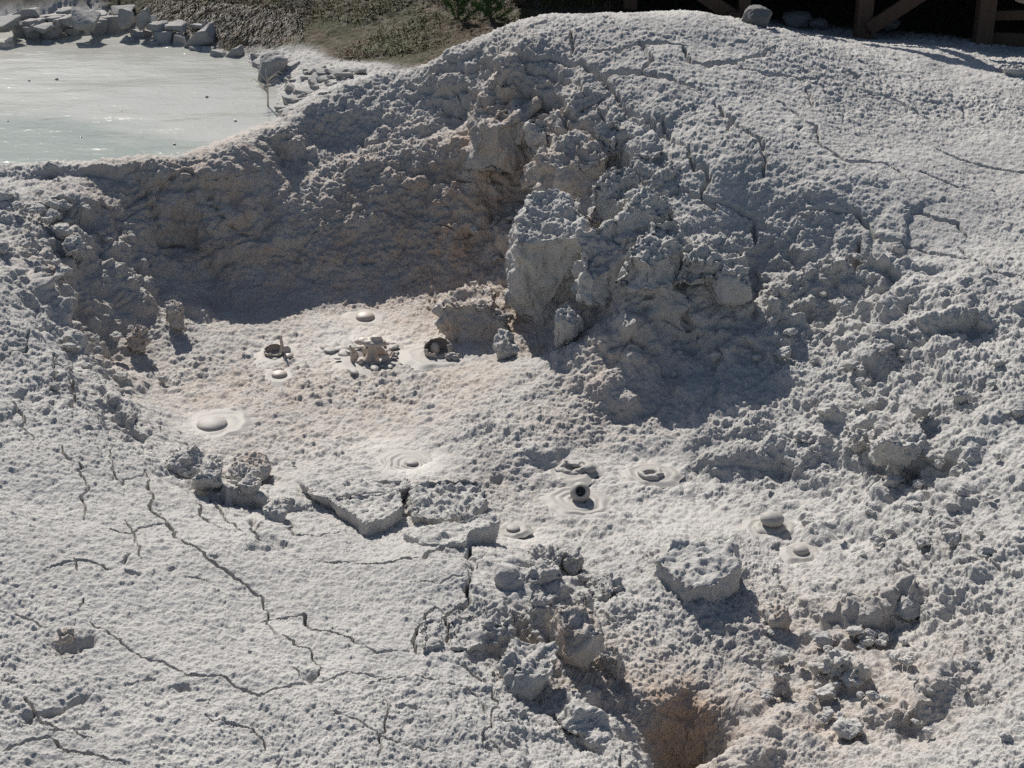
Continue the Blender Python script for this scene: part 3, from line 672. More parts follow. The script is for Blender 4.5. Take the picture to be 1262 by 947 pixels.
for (cx, cy, sx, sy, cnt, lo, hi, grp, lab) in CLOD_AREAS:
    for _ in range(cnt):
        px = min(1255, max(4, random.gauss(cx, sx * .6))); py = min(940, max(215, random.gauss(cy, sy * .6)))
        g = on_ground(px, py); s = math.dist(g, (0, 0, CAMZ)) / FPX * (lo + (hi - lo) * random.random() ** 1.8)
        o = bpy.data.objects.new('mud_clod', random.choice(protos)); col.objects.link(o)
        o.location = (g[0], g[1], g[2] - s * .2 + .012); o.scale = (s * 1.08, s * 1.05, s * .9)
        o.rotation_euler = (random.uniform(-.3, .3), random.uniform(-.3, .3), random.uniform(0, 6.28)); tag(o, lab, 'mud clod', grp)
print('rocks', time.time() - T0)

# ------------------------------------------------------------------ wet mud: bubbles, ripples, splashes
m, nt, b = mat('wet_mud'); M_WET = m
tc = node(nt, 'ShaderNodeNewGeometry').outputs['Position']
nz = node(nt, 'ShaderNodeTexNoise', Scale=18.0, Detail=4); nt.links.new(tc, nz.inputs['Vector'])
nt.links.new(mixc(nt, nz.outputs['Fac'], (.43, .41, .38), (.35, .33, .305)), b.inputs['Base Color'])
b.inputs['Roughness'].default_value = .60; b.inputs['Specular IOR Level'].default_value = .25
bp = node(nt, 'ShaderNodeBump', Strength=.25, Distance=.006); nz2 = node(nt, 'ShaderNodeTexNoise', Scale=40.0, Detail=3); nt.links.new(tc, nz2.inputs['Vector'])
nt.links.new(nz2.outputs['Fac'], bp.inputs['Height']); nt.links.new(bp.outputs[0], b.inputs['Normal'])
m, nt, b = mat('wet_pink_mud'); M_WETPINK = m
b.inputs['Base Color'].default_value = (.50, .385, .30, 1); b.inputs['Roughness'].default_value = .55
nz = node(nt, 'ShaderNodeTexNoise', Scale=25.0, Detail=4); nt.links.new(mixc(nt, nz.outputs['Fac'], (.50, .44, .385), (.44, .375, .32)), b.inputs['Base Color'])

def scale_at(px, py, z=0.0):
    g = at_z(px, py, z); return g, math.dist(g, (0, 0, CAMZ)) / FPX

def ripple_mesh(R, rings, amp, seed, dome_h=0.0, dome_r=0.0, hollow=0.0):
    """disc of wet mud with ring waves; ragged rim sinking into the crumbs"""
    r = np.random.default_rng(seed); nr, na = 46, 90
    ph = r.uniform(0, 6.28, 5); co = [(0, 0, 0)]; faces = []
    for i in range(1, nr + 1):
        t = i / nr
        for j in range(na):
            a = 2 * math.pi * j / na
            rag = 1 + .10 * math.sin(2 * a + ph[0]) + .06 * math.sin(5 * a + ph[1]) * t + .05 * math.sin(9 * a + ph[2]) * t
            rr = R * t * rag
            z = .5 * amp * (.55 + .45 * math.sin(2 * a + ph[4] + 3 * t)) * math.sin(2 * math.pi * (t * rings + .09 * math.sin(a + ph[3]) + .06 * math.sin(3 * a + ph[4]))) * (1 - t) ** .5 + .004 - .14 * max(0, t - .7) * (R / 1.0) ** .5
            if dome_r and t * R < dome_r: z += dome_h * math.sqrt(1 - (t * R / dome_r) ** 2)
            if hollow and t * R < hollow: z -= .05 * (1 - (t * R / hollow) ** 2)
            co.append((rr * math.cos(a), rr * math.sin(a), z))
    co[0] = (0, 0, .004 + dome_h - (.05 if hollow else 0))
    for j in range(na): faces.append((0, 1 + j, 1 + (j + 1) % na))
    for i in range(nr - 1):
        for j in range(na):
            a0 = 1 + i * na; b0 = a0 + na; faces.append((a0 + j, b0 + j, b0 + (j + 1) % na, a0 + (j + 1) % na))
    return np_mesh('ripple_disc', co, faces)

def shell_mesh(R, hole, tilt, squash=1.0, ragged=.0, seed=1, thick=.012, name='bubble_shell', hole_az=-math.pi / 2):
    """hollow ball with an opening of half-angle `hole` (rad) whose axis leans `tilt` from vertical towards the viewer"""
    r = np.random.default_rng(seed); ph = r.uniform(0, 6.28, 4); nu, nv = 64, 40; co = []; faces = []
    ax = np.array([math.sin(tilt) * math.cos(hole_az), math.sin(tilt) * math.sin(hole_az), math.cos(tilt)])
    q = Vector((0, 0, 1)).rotation_difference(Vector(ax)).to_matrix(); q = np.array(q)
    def ring(th, rad):
        for j in range(nu):
            a = 2 * math.pi * j / nu
            h = th + ragged * (math.sin(3 * a + ph[0]) + .6 * math.sin(7 * a + ph[1]) + .4 * math.sin(13 * a + ph[2])) * max(0, 1 - (th - hole) / 1.2)
            p = np.array([math.sin(h) * math.cos(a), math.sin(h) * math.sin(a), math.cos(h)]) * rad
            p = q @ p; co.append((p[0], p[1], p[2] * squash))
    ths = np.linspace(hole, math.pi - .03, nv)
    for t in ths[::-1]: ring(t, R)
    ring(hole - .03, R - thick * .5)
    for t in ths: ring(t, R - thick)
    nrw = 2 * nv + 1
    for i in range(nrw - 1):
        for j in range(nu): faces.append((i * nu + j, i * nu + (j + 1) % nu, (i + 1) * nu + (j + 1) % nu, (i + 1) * nu + j))
    return np_mesh(name, co, faces)

def ball(bm, c, r, s=(1, 1, 1), rot=None):
    mtx = Matrix.Translation(c) @ (rot.to_4x4() if rot else Matrix()) @ Matrix.Diagonal((s[0] * r, s[1] * r, s[2] * r, 1))
    bmesh.ops.create_icosphere(bm, subdivisions=3, radius=1, matrix=mtx)

def blobmesh(bm, voxel, name, smooth=4, amp=.004, seed=0):
    co, no, me = remesh(bm, voxel, smooth)
    d = amp * fbm(co + seed, .06, 160, 3)
    me.vertices.foreach_set('co', (co + no * d[:, None]).astype(F4).ravel()); me.polygons.foreach_set('use_smooth', np.ones(len(me.polygons), bool)); me.update(); me.name = name
    return me

def tube(bm, path, radii, sides=7):
    rings = []
    for k, p in enumerate(path):
        a = Vector(path[max(0, k - 1)]); b2 = Vector(path[min(len(path) - 1, k + 1)]); d = (b2 - a).normalized()
        u = d.orthogonal().normalized(); v = d.cross(u)
        rings.append([bm.verts.new(Vector(p) + radii[k] * (math.cos(2 * math.pi * s / sides) * u + math.sin(2 * math.pi * s / sides) * v)) for s in range(sides)])
    for r0, r1 in zip(rings[:-1], rings[1:]):
        for s in range(sides): bm.faces.new((r0[s], r0[(s + 1) % sides], r1[(s + 1) % sides], r1[s]))
    bm.faces.new(rings[0][::-1]); bm.faces.new(rings[-1])

BG = 'bubbles and ripples on the wet mud floor'
def bubble(px, py, label, name='mud_bubble', cat='mud bubble'):
    g, s = scale_at(px, py); return empty(name, (g[0], g[1], float(bil(BASE, np.array([g[0]]), np.array([g[1]]))[0]) + .004), label, cat, BG), s

# open ball-shaped bubble
t, s = bubble(712, 616, 'ball shaped mud bubble with a round dark hole, casting a small shadow')
link('ripple_disc', ripple_mesh(48 * s, 5, .011, 1), M_WET, t)
o = link('bubble_shell', shell_mesh(12.5 * s, .62, .95, 1.05, 0, 2, .012), M_WET, t); o.location = (3 * s, 4 * s, 9 * s)
# egg-shaped bubble
t, s = bubble(948, 652, 'smooth egg shaped mud bubble at the right end of the lower floor')
link('ripple_disc', ripple_mesh(36 * s, 3, .007, 3, .022, 19 * s), M_WET, t)
bm = bmesh.new(); ball(bm, (3 * s, 2 * s, 11 * s), 1, (15 * s, 13 * s, 9 * s)); link('bubble_dome', blobmesh(bm, .006, 'bubble_dome', 4, .001), M_WET, t)
# domed bubble in a smooth ring
t, s = bubble(266, 524, 'flat domed mud bubble inside a smooth wet ring on the left floor')
link('ripple_disc', ripple_mesh(50 * s, 3, .012, 4), M_WET, t)
bm = bmesh.new(); ball(bm, (-4 * s, -2 * s, 1 * s), 1, (19 * s, 19 * s, 6.5 * s)); link('bubble_dome', blobmesh(bm, .007, 'bubble_dome', 3, .0015), M_WET, t)
# concentric ripple
t, s = bubble(508, 575, 'concentric rings of wet mud with a curl at the centre', 'mud_ripple', 'mud ripple')
link('ripple_disc', ripple_mesh(48 * s, 5.5, .014, 6), M_WET, t)
bm = bmesh.new(); ball(bm, (0, 0, .012), 1, (8 * s, 7 * s, 2.6 * s)); link('ripple_curl', blobmesh(bm, .006, 'ripple_curl', 2, .001), M_WET, t)
# burst ripples
t, s = bubble(803, 584, 'burst flat ring of wet mud right of the open ball bubble', 'mud_ripple', 'mud ripple')
link('ripple_disc', ripple_mesh(36 * s, 3, .011, 8, hollow=10 * s), M_WET, t)
bm = bmesh.new()
for a, d_ in ((.2, 9), (3.6, 14), (4.6, 15), (5.3, 12)): ball(bm, (d_ * s * math.cos(a), d_ * s * math.sin(a), .012), 1, (10 * s, 4 * s, 4 * s), Matrix.Rotation(a + 1.5, 3, 'Z'))
link('torn_film', blobmesh(bm, .006, 'torn_film', 3, .003), M_WET, t)
t, s = bubble(704, 580, 'burst bubble crater with a low torn rim behind the open ball bubble', 'mud_ripple', 'mud ripple')
link('ripple_disc', ripple_mesh(40 * s, 3, .009, 9, hollow=12 * s), M_WET, t)
bm = bmesh.new()
for k in range(14):
    a = k * .45 + .3; R = 15 * s * (1 + .2 * math.sin(k * 2.1)); ball(bm, (R * math.cos(a), R * math.sin(a) * .8, .006), 1, (7 * s, 3.5 * s, (3.4 + 1.6 * math.sin(k * 1.7)) * s), Matrix.Rotation(a + 1.57, 3, 'Z'))
ball(bm, (22 * s, -4 * s, .015), 1, (9 * s, 8 * s, 6 * s)); link('torn_rim', blobmesh(bm, .006, 'torn_rim', 2, .004), M_WET, t)
# splashing spout
t, s = bubble(458, 440, 'bursting mud splash with a mushroom shaped spout and torn crown', 'mud_splash', 'mud splash')
link('ripple_disc', ripple_mesh(60 * s, 4, .009, 10, hollow=26 * s), M_WET, t)
bm = bmesh.new(); tube(bm, [(0, 0, -.02), (0, 0, 8 * s), (1 * s, 0, 16 * s), (1 * s, 0, 22 * s)], [11 * s, 5.5 * s, 5 * s, 10 * s], 12)
ball(bm, (2 * s, 0, 22 * s), 1, (18 * s, 12 * s, 5 * s), Matrix.Rotation(.12, 3, 'Y')); ball(bm, (5 * s, 0, 26 * s), 1, (8 * s, 6 * s, 5 * s)); ball(bm, (-13 * s, 2 * s, 21 * s), 1, (8 * s, 6 * s, 4 * s)); ball(bm, (16 * s, 2 * s, 19 * s), 1, (8 * s, 5 * s, 3 * s))
link('spout', blobmesh(bm, .005, 'spout', 4, .008), M_WETPINK, t)
bm = bmesh.new(); R2 = random.Random(4)
for k in range(13):
    a = 2 * math.pi * k / 13 + R2.uniform(-.2, .2); h = 3 + 13 * R2.random() ** 1.3 * (1 if math.sin(a) > -.3 else .5); R = R2.uniform(19, 26)
    for q in range(5):
        u = q / 4; ball(bm, (R * s * math.cos(a + .07 * q) * (1 + .1 * u), .85 * R * s * math.sin(a + .07 * q), h * s * u * .9), 1, ((5.5 - 3 * u) * s, 2.0 * s, 4.2 * s), Matrix.Rotation(a + 1.57, 3, 'Z'))
link('crown', blobmesh(bm, .005, 'crown', 3, .008, 3), M_WETPINK, t)
bm = bmesh.new(); ball(bm, (0, 0, 0), 1, (1.8, 1, .8)); SPLAT = blobmesh(bm, .2, 'splat', 1, .15)
for k in range(18):
    a = R2.uniform(0, 6.28); d_ = R2.uniform(28, 58); q = R2.uniform(1.5, 5)
    o = link('splat', SPLAT, M_WET, t); o.location = (d_ * s * math.cos(a), d_ * s * math.sin(a) * .9, .02); o.scale = (q * s, q * s, q * s * .6); o.rotation_euler.z = R2.uniform(0, 3)
# ring of torn film left of the spout
t, s = bubble(420, 428, 'low torn curls of wet mud left of the splashing spout', 'mud_ripple', 'mud ripple')
bm = bmesh.new()
for (dx, dy, rx, ry, an) in ((-10, 8, 8, 3, .1), (6, 14, 9, 4, -.2), (-12, -6, 9, 3, .2), (2, -2, 10, 3, 0), (6, -16, 8, 4, .1), (-20, 2, 6, 3, .4), (14, 4, 7, 3, .5)):
    ball(bm, (dx * s, dy * s, .006), 1, (rx * s, ry * 2.6 * s, 3 * s), Matrix.Rotation(an, 3, 'Z'))
link('torn_film', blobmesh(bm, .006, 'torn_film', 1, .004), M_WET, t)
# broken shell
t, s = bubble(540, 440, 'broken open bubble shell, pinkish inside, right of the splashing spout')
link('ripple_disc', ripple_mesh(46 * s, 3, .008, 12), M_WET, t)
o = link('bubble_shell', shell_mesh(18 * s, 1.05, .7, .8, .2, 5, .010), M_WETPINK, t); o.location = (0, 4 * s, 6 * s)
bm = bmesh.new(); ball(bm, (-4 * s, 4 * s, 6 * s), 1, (6 * s, 6 * s, 9 * s)); link('inner_blob', blobmesh(bm, .005, 'inner_blob', 2, .001), M_WETPINK, t)
for (dx, dy, q) in ((18, -12, 5), (22, -16, 4), (14, -14, 4), (24, -8, 3)):
    o = link('splat', SPLAT, M_WET, t); o.location = (dx * s, dy * s, q * s * .6); o.scale = (q * s * .7, q * s, q * 1.3 * s)
# dish with a jet
t, s = bubble(342, 434, 'shallow open bubble with a thin upright jet of mud beside it')
link('ripple_disc', ripple_mesh(36 * s, 2.5, .008, 13), M_WET, t)
o = link('bubble_shell', shell_mesh(13 * s, 1.1, .5, .6, .14, 7, .009), M_WETPINK, t); o.location = (-4 * s, 2 * s, 4 * s)
bm = bmesh.new(); tube(bm, [(6 * s, 0, 0), (6 * s, 0, 10 * s), (5 * s, 0, 20 * s), (6 * s, 0, 25 * s)], [4 * s, 2.4 * s, 2 * s, 1.2 * s], 8); ball(bm, (12 * s, -2 * s, 5 * s), 1, (5 * s, 4 * s, 8 * s)); ball(bm, (15 * s, -10 * s, .02), 1, (6 * s, 8 * s, 3 * s))
link('jet', blobmesh(bm, .005, 'jet', 1, .003), M_WETPINK, t)
for (px, py, rr, lab, hh) in ((344, 460, 10, 'small low mud bubble below the open one with a jet', .4), (450, 390, 12, 'small pinkish mud bubble at the far edge of the floor', .45), (986, 690, 10, 'small white smooth bubble below the egg shaped one', .6), (632, 655, 9, 'low wet swelling beside the dark end of the wedge slab', .3)):
    t, s = bubble(px, py, lab)
    link('ripple_disc', ripple_mesh(rr * 2.6 * s, 2, .005, int(px)), M_WET, t)
    bm = bmesh.new(); ball(bm, (0, 0, .01), 1, (rr * s, rr * s, rr * hh * s)); link('bubble_dome', blobmesh(bm, .006, 'bubble_dome', 2, .001), M_WETPINK if px in (344, 450) else M_WET, t)
print('bubbles', time.time() - T0)

# ------------------------------------------------------------------ pool of milky water behind the rim
WZ = .93
m, nt, b = mat('milky_water'); M_WATER = m
pos = node(nt, 'ShaderNodeNewGeometry').outputs['Position']
mp = node(nt, 'ShaderNodeMapping'); mp.inputs['Scale'].default_value = (.55, 1.0, 1); nt.links.new(pos, mp.inputs[0])
wn = node(nt, 'ShaderNodeTexNoise', Scale=.9, Detail=5, Roughness=.55, Distortion=1.2); nt.links.new(mp.outputs[0], wn.inputs['Vector'])
sx = node(nt, 'ShaderNodeSeparateXYZ'); nt.links.new(pos, sx.inputs[0])
# darker green tone in the near left of the pool
dxn = mathn(nt, 'MULTIPLY', mathn(nt, 'ADD', sx.outputs[0], 5.0), .30); dyn = mathn(nt, 'MULTIPLY', mathn(nt, 'ADD', sx.outputs[1], -13.4), .62)
dist = mathn(nt, 'SQRT', mathn(nt, 'ADD', mathn(nt, 'MULTIPLY', dxn, dxn), mathn(nt, 'MULTIPLY', dyn, dyn)))
gr = node(nt, 'ShaderNodeMapRange'); gr.inputs[1].default_value = .50; gr.inputs[2].default_value = .86; gr.inputs[3].default_value = 1; gr.inputs[4].default_value = 0
nt.links.new(mathn(nt, 'ADD', dist, mathn(nt, 'MULTIPLY', mathn(nt, 'ADD', wn.outputs['Fac'], -.5), .9)), gr.inputs[0])
base = mixc(nt, wn.outputs['Fac'], (.34, .345, .315), (.45, .45, .415))
nt.links.new(mixc(nt, gr.outputs[0], base, (.23, .27, .24)), b.inputs['Base Color'])
b.inputs['Roughness'].default_value = .16; b.inputs['IOR'].default_value = 1.33; b.inputs['Specular IOR Level'].default_value = .36
mp2 = node(nt, 'ShaderNodeMapping'); mp2.inputs['Scale'].default_value = (1.6, 4.0, 1); nt.links.new(pos, mp2.inputs[0])
w2 = node(nt, 'ShaderNodeTexNoise', Scale=1.6, Detail=3); nt.links.new(mp2.outputs[0], w2.inputs['Vector'])
w3 = node(nt, 'ShaderNodeTexNoise', Scale=13.0, Detail=2); nt.links.new(pos, w3.inputs['Vector'])
hh = mathn(nt, 'ADD', w2.outputs['Fac'], mathn(nt, 'MULTIPLY', mathn(nt, 'POWER', w3.outputs['Fac'], 4.0), .6))
bp = node(nt, 'ShaderNodeBump', Strength=.36, Distance=.03); nt.links.new(hh, bp.inputs['Height']); nt.links.new(bp.outputs[0], b.inputs['Normal'])
nx_, ny_ = 160, 90
xs = np.linspace(-11.5, -1.7, nx_); ys = np.linspace(12.7, 18.9, ny_)
co = [(x, y, WZ) for y in ys for x in xs]; fc = [(j * nx_ + i, j * nx_ + i + 1, (j + 1) * nx_ + i + 1, (j + 1) * nx_ + i) for j in range(ny_ - 1) for i in range(nx_ - 1)]
xa = np.array([c[0] for c in co], F4); ya = np.array([c[1] for c in co], F4); P = np.stack([xa, ya, 0 * xa], 1)
zz = WZ + .012 * fbm(P * np.array([1, 2, 1], F4), .8, 170, 3)
near = np.interp(xa, [-11, -5, -2.9, -2.5, -1.95, -1.7], [12.95, 12.95, 13.05, 13.2, 13.85, 14.3])
fc = [f for f in fc if all(ya[i] > near[i] for i in f)]
o = link('water', np_mesh('water', np.stack([xa, ya, zz], 1), fc), M_WATER); o['kind'] = 'structure'; o['label'] = 'milky grey green pool of mud water'
pr = [ripple_mesh(.2, 2.5, .005, 40, .02, .06), ripple_mesh(.16, 2, .004, 41, .04, .035), ripple_mesh(.24, 3, .004, 42)]
for (px, py) in ((10,150),(54,118),(113,88),(48,62),(188,85),(187,120),(150,138),(170,165),(228,66),(246,80),(250,90),(255,120),(290,150),(70,98),(36,100),(20,96),(215,178),(130,60),(205,58),(100,170)):
    g = at_z(px, py, WZ); o = bpy.data.objects.new('pool_bubble', random.choice(pr)); col.objects.link(o); o.location = (g[0], g[1], WZ - .008)
    q = random.uniform(.25, .6); o.scale = (q, q, q); o.rotation_euler.z = random.uniform(0, 6)
    tag(o, 'small flat bubble ring floating on the milky pool', 'pool bubble', 'bubbles on the milky pool')
for me in pr: me.materials.append(M_WATER)

# ------------------------------------------------------------------ rocks along the far bank of the pool
m = mud_material('bank_rock', bump=.7, dark=.72); M_BANK = m  # darkened mud colour: the far rocks' shaded fronts painted in
M_DARKSTONE = mud_material('dark_stone', bump=.7, dark=.3)
RK = 'rocks along the far bank of the pool'
rock_protos = [boulder_mesh(1, d_, h_, 400 + k, 'bank_rock', n=14, voxel=.04, nub=.35, lump=.10, flat=.5, sides=.55) for k, (d_, h_) in enumerate([(1, .8), (.8, .9), (.9, .6), (1, .45), (.8, 1.0), (.9, .7)])]
for me in rock_protos: me.materials.append(M_BANK)
spots = [(random.uniform(-5, 300), random.uniform(6, 50), random.uniform(7, 22), random.uniform(6, 14)) for _ in range(46)] + [(-5,30,50,18),(22,38,22,18),(40,40,26,26),(58,42,24,30),(20,16,46,16),(62,14,40,12),(75,22,26,22),(88,38,20,22),(100,28,36,24),(118,36,24,26),(136,34,30,26),(150,24,22,30),(172,26,22,24),(190,28,22,22),
         (212,27,28,18),(108,14,40,10),(148,10,30,12),(170,40,24,14),(200,47,26,20),(216,49,18,22),(240,50,44,28),(262,46,30,20),(250,26,32,12),(240,56,18,12),(252,58,16,10),(272,36,24,16),(286,48,26,20),(264,64,20,16),(284,64,26,16),(80,46,12,8),(130,46,12,8),(30,46,14,8),(60,50,8,6),(155,46,14,10)]
for k, (px, py, w_, h_) in enumerate(spots):
    g = at_z(px, py, 1.0 if py > 30 else 1.15); s = math.dist(g, (0, 0, CAMZ)) / FPX
    o = bpy.data.objects.new('bank_rock', rock_protos[(k * 5 + k // 4) % 6]); col.objects.link(o)
    o.scale = (w_ * s * 1.1, w_ * s, h_ * s * 1.25); o.location = (g[0], g[1] + .15, g[2] - .12); o.rotation_euler = (random.uniform(-.15, .15), random.uniform(-.15, .15), random.uniform(-.5, .5))
    tag(o, 'grey angular rock piled along the far bank of the pool', 'rock', RK)
lab = {0: 'large dark faced rock standing in the water by the dry weed', 1: 'flat pale block at the right corner of the pool', 2: 'squared stone where the bank meets the pool edge'}
for k, (px, py, w_, h_) in enumerate([(334,104,34,38),(384,142,40,22),(308,72,26,18)]):
    g = at_z(px, py, .9); s = math.dist(g, (0, 0, CAMZ)) / FPX
    me = boulder_mesh(w_ * s * 1.1, w_ * s, h_ * s * 1.35, 430 + k, 'shore_rock', n=16, nub=.5, flat=.9, sides=.55)
    o = link('shore_rock', me, M_BANK); o.location = (g[0], g[1] + .12, g[2] - .1); tag(o, lab[k], 'rock')
for k in range(330):
    px = random.uniform(305, 448); py = random.uniform(66, 150)
    if py < 72 + (px - 290) * .1 or py > min(150, 150 - (px - 352) * .62) or px < 308 + (py - 65) * .55: continue
    g = on_ground(px, py); s = math.dist(g, (0, 0, CAMZ)) / FPX * random.uniform(6, 10) * random.choice((1, 1, 1.6, 2.6))
    o = bpy.data.objects.new('bank_rock', random.choice(rock_protos)); col.objects.link(o); o.scale = (s * 1.2, s, s * .7); o.location = (g[0], g[1], g[2] - s * .15)
    o.rotation_euler = (random.uniform(-.25, .25), random.uniform(-.25, .25), random.uniform(0, 6)); tag(o, 'pale broken crust rock on the slope right of the pool', 'rock', 'crust rocks right of the pool')

# ------------------------------------------------------------------ plants
def leafmat(name, a, c, rough_=.7):
    m, nt, b = mat(name); oi = node(nt, 'ShaderNodeTexCoord'); nz = node(nt, 'ShaderNodeTexNoise', Scale=3.0, Detail=3); nt.links.new(oi.outputs['Object'], nz.inputs['Vector'])
    r = node(nt, 'ShaderNodeMapRange'); r.inputs[1].default_value = .38; r.inputs[2].default_value = .62; nt.links.new(nz.outputs['Fac'], r.inputs[0])
    nt.links.new(mixc(nt, r.outputs[0], a, c), b.inputs['Base Color']); b.inputs['Roughness'].default_value = rough_; return m
M_DRY = leafmat('dry_grass', (.16, .11, .06), (.10, .08, .05)); M_OLIVE = leafmat('olive_grass', (.085, .105, .022), (.13, .105, .035)); M_GREY = leafmat('grey_grass', (.15, .13, .105), (.09, .08, .065))
M_PINE = leafmat('pine_needles', (.045, .10, .02), (.08, .14, .03)); M_BARK = leafmat('bark', (.12, .08, .05), (.2, .14, .09), .9); M_WEED = leafmat('dry_weed', (.55, .5, .42), (.4, .36, .3), .9)

co, fc, mi = [], [], []
R3 = random.Random(12)
def blade(p, d, L, w_, droop, mat_i):
    side = Vector((d[1], -d[0], 0)); side = side.normalized() if side.length > 1e-4 else Vector((1, 0, 0))
    base = len(co); v = Vector(p); dirv = Vector(d)
    for k in range(4):
        ww = w_ * (1 - k / 3.2)
        co.extend([tuple(v - side * ww), tuple(v + side * ww)]); dirv = (dirv + Vector((0, 0, -droop))).normalized(); v = v + dirv * L / 3
    for k in range(3): fc.append((base + 2 * k, base + 2 * k + 1, base + 2 * k + 3, base + 2 * k + 2)); mi.append(mat_i)
def tuft(x, y, z, n, L, mat_i, spread=.05, droop=.3, lean=(0, 0)):
    for _ in range(n):
        a = R3.uniform(0, 6.28); q = R3.random() * spread
        d = Vector((math.cos(a) * R3.uniform(.2, .9) + lean[0], math.sin(a) * R3.uniform(.2, .9) + lean[1], 1)).normalized()
        blade((x + q * math.cos(a), y + q * math.sin(a), z - .01), d, L * R3.uniform(.5, 1.2), .003 + .003 * R3.random(), droop * R3.uniform(.5, 1.5), mat_i)
n_t = 0
xs_ = np.array([R3.uniform(-3.8, 1.2) for _ in range(9000)], F4); ys_ = np.array([R3.uniform(15.3, 20) for _ in range(9000)], F4)
_, _, _, _, soilm = ground_masks(xs_, ys_)
cl = fbm(np.stack([xs_, ys_, 0 * xs_], 1), .9, 181, 3); kind = fbm(np.stack([xs_, ys_, 0 * xs_ + 5], 1), .7, 191, 2); zs_ = bil(BASE, xs_, ys_)
for x, y, z, s_, c_, k_ in zip(xs_, ys_, zs_, soilm, cl, kind):
    if s_ > .5 and c_ > -.1 and n_t < 3600:
        tuft(x, y, z, 10, .06 + .04 * R3.random(), (1 if k_ > (.1 if x < -1.9 else -.25) else (0 if k_ > -.45 or x > -1.5 else 2)), .07, .45); n_t += 1
for _ in range(420):     # grass hanging over the bank above the rocks
    px = R3.uniform(190, 375); py = R3.uniform(4, 44) + max(0, (px - 280) * .15)
    g = on_ground(px, py); tuft(g[0], g[1], g[2] + .02, 16, .22, 0 if R3.random() < .5 else 2, .08, .9, (.1, -.9))
me = np_mesh('grass', co, fc, False); me.materials.append(M_DRY); me.materials.append(M_OLIVE); me.materials.append(M_GREY)
me.polygons.foreach_set('material_index', np.array(mi, np.int32))
o = bpy.data.objects.new('grass', me); col.objects.link(o); o['kind'] = 'stuff'; tag(o, 'dry brown and olive grass on the bank behind the pool and mound', 'grass')

def seedling(px, py, h, label, dense, seed):
    g = on_ground(px, py); R = random.Random(seed); t = empty('pine_seedling', (g[0], g[1], g[2] - .06), label, 'pine seedling', 'pine seedlings behind the mound')
    bs = bmesh.new(); bn = bmesh.new()
    tube(bs, [(0, 0, 0), (.01, 0, h * .5), (0, .01, h)], [.018, .012, .005])
    def needles(a, b2, n):
        for _ in range(n):
            u = R.random(); p = a.lerp(b2, u); d = ((b2 - a).normalized() * .9 + Vector((R.gauss(0, .6), R.gauss(0, .6), R.gauss(0, .6)))).normalized(); L = R.uniform(.06, .10)
            sd = d.orthogonal().normalized() * .0035; q = p + d * L
            bn.faces.new([bn.verts.new(p - sd), bn.verts.new(p + sd), bn.verts.new(q)])
    for k in range(dense):
        u = .02 + .95 * k / dense; a = k * 2.4 + R.uniform(-.4, .4); L = h * (.55 * (1 - u) + .14); p = Vector((0, 0, h * u)); e = p + Vector((math.cos(a) * L, math.sin(a) * L, L * .75))
        tube(bs, [p, (p + e) / 2 - Vector((0, 0, .01)), e], [.007, .005, .002], 5); needles(p.lerp(e, .25), e, 110)
    needles(Vector((0, 0, h * .6)), Vector((0, 0, h * 1.05)), 120)
    link('stem', bm_mesh('stem', bs), M_BARK, t); link('needles', bm_mesh('needles', bn, False), M_PINE, t)
seedling(604, 24, .33, 'dense bright green pine seedling just behind the mound crest', 13, 3)
seedling(564, 24, .32, 'thin yellowish green pine seedling left of the dense one', 9, 5)

g = at_z(330, 128, .95); s = math.dist(g, (0, 0, CAMZ)) / FPX; bm = bmesh.new(); R4 = random.Random(2)
tube(bm, [(0, 0, -.05), (.01, 0, 20 * s), (0, 0, 42 * s)], [.009, .007, .004])
for k in range(13):
    a = R4.uniform(0, 6.28); z0 = R4.uniform(10, 30) * s; L = R4.uniform(12, 24) * s
    p = Vector((0, 0, z0)); q = p + Vector((math.cos(a) * L * .8, math.sin(a) * L * .5, L * .55)); e = q + Vector((math.cos(a) * L * .3, 0, -L * .15)); tube(bm, [p, q, e], [.004, .003, .0015], 5)
o = link('dry_weed', bm_mesh('dry_weed', bm), M_WEED); o.location = g; tag(o, 'pale dry branching weed standing at the pool edge', 'dry weed')

# ------------------------------------------------------------------ timber walkway behind the slope
m, nt, b = mat('weathered_timber'); M_WOOD = m
tc = node(nt, 'ShaderNodeTexCoord'); mp = node(nt, 'ShaderNodeMapping'); mp.inputs['Scale'].default_value = (12, 12, 1.5); nt.links.new(tc.outputs['Object'], mp.inputs[0])
nz = node(nt, 'ShaderNodeTexNoise', Scale=3.0, Detail=5); nt.links.new(mp.outputs[0], nz.inputs['Vector'])
nt.links.new(mixc(nt, nz.outputs['Fac'], (.07, .038, .022), (.15, .09, .055)), b.inputs['Base Color']); b.inputs['Roughness'].default_value = .8
bp = node(nt, 'ShaderNodeBump', Strength=.4, Distance=.01); nt.links.new(nz.outputs['Fac'], bp.inputs['Height']); nt.links.new(bp.outputs[0], b.inputs['Normal'])

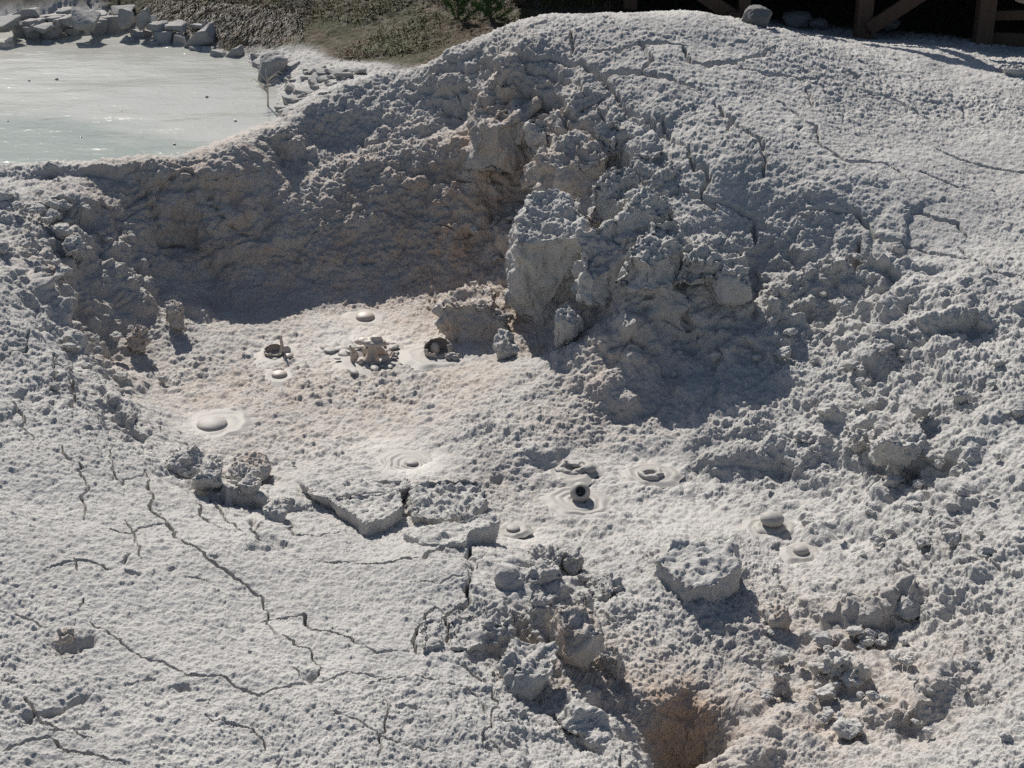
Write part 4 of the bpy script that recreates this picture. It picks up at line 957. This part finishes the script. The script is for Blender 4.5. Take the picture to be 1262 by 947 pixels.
def beam(name, p, q, w_, h_, parent):
    p = Vector(p); q = Vector(q); d = q - p; L = d.length; bm = bmesh.new(); bmesh.ops.create_cube(bm, size=1)
    up = Vector((0, 0, 1)) if abs(d.normalized().z) < .9 else Vector((0, 1, 0)); zx = d.normalized(); sy = up.cross(zx).normalized(); uz = zx.cross(sy)
    M = Matrix((sy * w_, uz * h_, zx * L)).transposed().to_4x4(); M.translation = (p + q) / 2 - parent.location; bmesh.ops.transform(bm, matrix=M, verts=bm.verts)
    bmesh.ops.bevel(bm, geom=bm.edges[:], offset=.006, segments=1, affect='EDGES'); return link(name, bm_mesh(name, bm, False), M_WOOD, parent)
WK = empty('timber_walkway', (2.44, 17.15, 1.2), 'dark timber walkway on posts and braces behind the mud slope', 'walkway')
WA = math.radians(-10); WU = Vector((math.cos(WA), math.sin(WA), 0)); WV = Vector((-math.sin(WA), math.cos(WA), 0))
def wp(s_, t_, z_): p = Vector((2.44, 17.15, 0)) + s_ * WU + t_ * WV; return (p.x, p.y, z_)
def gz(s_, t_): p = wp(s_, t_, 0); return float(bil(BASE, np.array([p[0]]), np.array([p[1]]))[0])
DZ = 1.95
for s_, w_ in ((-2.4, .14), (-1.2, .14), (0, .12), (1.24, .16), (2.46, .17), (3.7, .17), (4.9, .17)):
    beam('post', wp(s_, 0, gz(s_, 0) - .2), wp(s_, 0, 3.05), w_, w_, WK); beam('post', wp(s_, 2.6, gz(s_, 2.6) - .2), wp(s_, 2.6, DZ - .1), w_, w_, WK)
beam('brace', wp(-.06, -.1, 1.27), wp(-.95, -.1, 1.82), .07, .14, WK); beam('brace', wp(1.3, -.1, 1.22), wp(2.1, -.1, 1.82), .07, .14, WK)
beam('stub', wp(-.09, -.17, 1.05), wp(-.09, -.17, 1.36), .13, .10, WK)
beam('crossbeam', wp(-2.6, .1, DZ - .14), wp(5.2, .1, DZ - .14), .06, .2, WK)
beam('crossbeam', wp(2.56, .12, 1.36), wp(5.2, .12, 1.50), .06, .10, WK); beam('crossbeam', wp(2.56, .12, 1.12), wp(5.2, .12, 1.12), .06, .13, WK)
for z_ in (2.42, 2.95): beam('rail', wp(-2.6, -.09, z_), wp(5.2, -.09, z_), .05, .17, WK)
for k in range(16): beam('plank', wp(-2.7, -.1 + k * .18, DZ), wp(5.3, -.1 + k * .18, DZ), .172, .05, WK)
for k in range(5): beam('light_block_board', wp(-2.7, 2.75, .9 + k * .215), wp(5.3, 2.75, .9 + k * .215), .04, .21, WK)  # unseen boards added at the back to keep sun from under the deck
for (px, py, w_, h_, lab, sd) in ((933, 33, 40, 25, 'rounded grey boulder beside the walkway post', 81), (985, 32, 40, 18, 'low dark boulder under the walkway', 82), (1010, 36, 26, 12, 'small stone under the walkway left of the middle post', 83), (1092, 36, 40, 14, 'flat stone in shade right of the middle post', 84)):
    g = on_ground(px, py); s = math.dist(g, (0, 0, CAMZ)) / FPX; me = boulder_mesh(w_ * s, w_ * s * .9, h_ * s * 1.4, sd, 'boulder', n=60, nub=.3, lump=.08, sides=1.0)
    o = link('boulder', me, M_DARKSTONE); o.location = (g[0], g[1] + .1, g[2] - h_ * s * .35); tag(o, lab, 'boulder')
print('done', time.time() - T0)
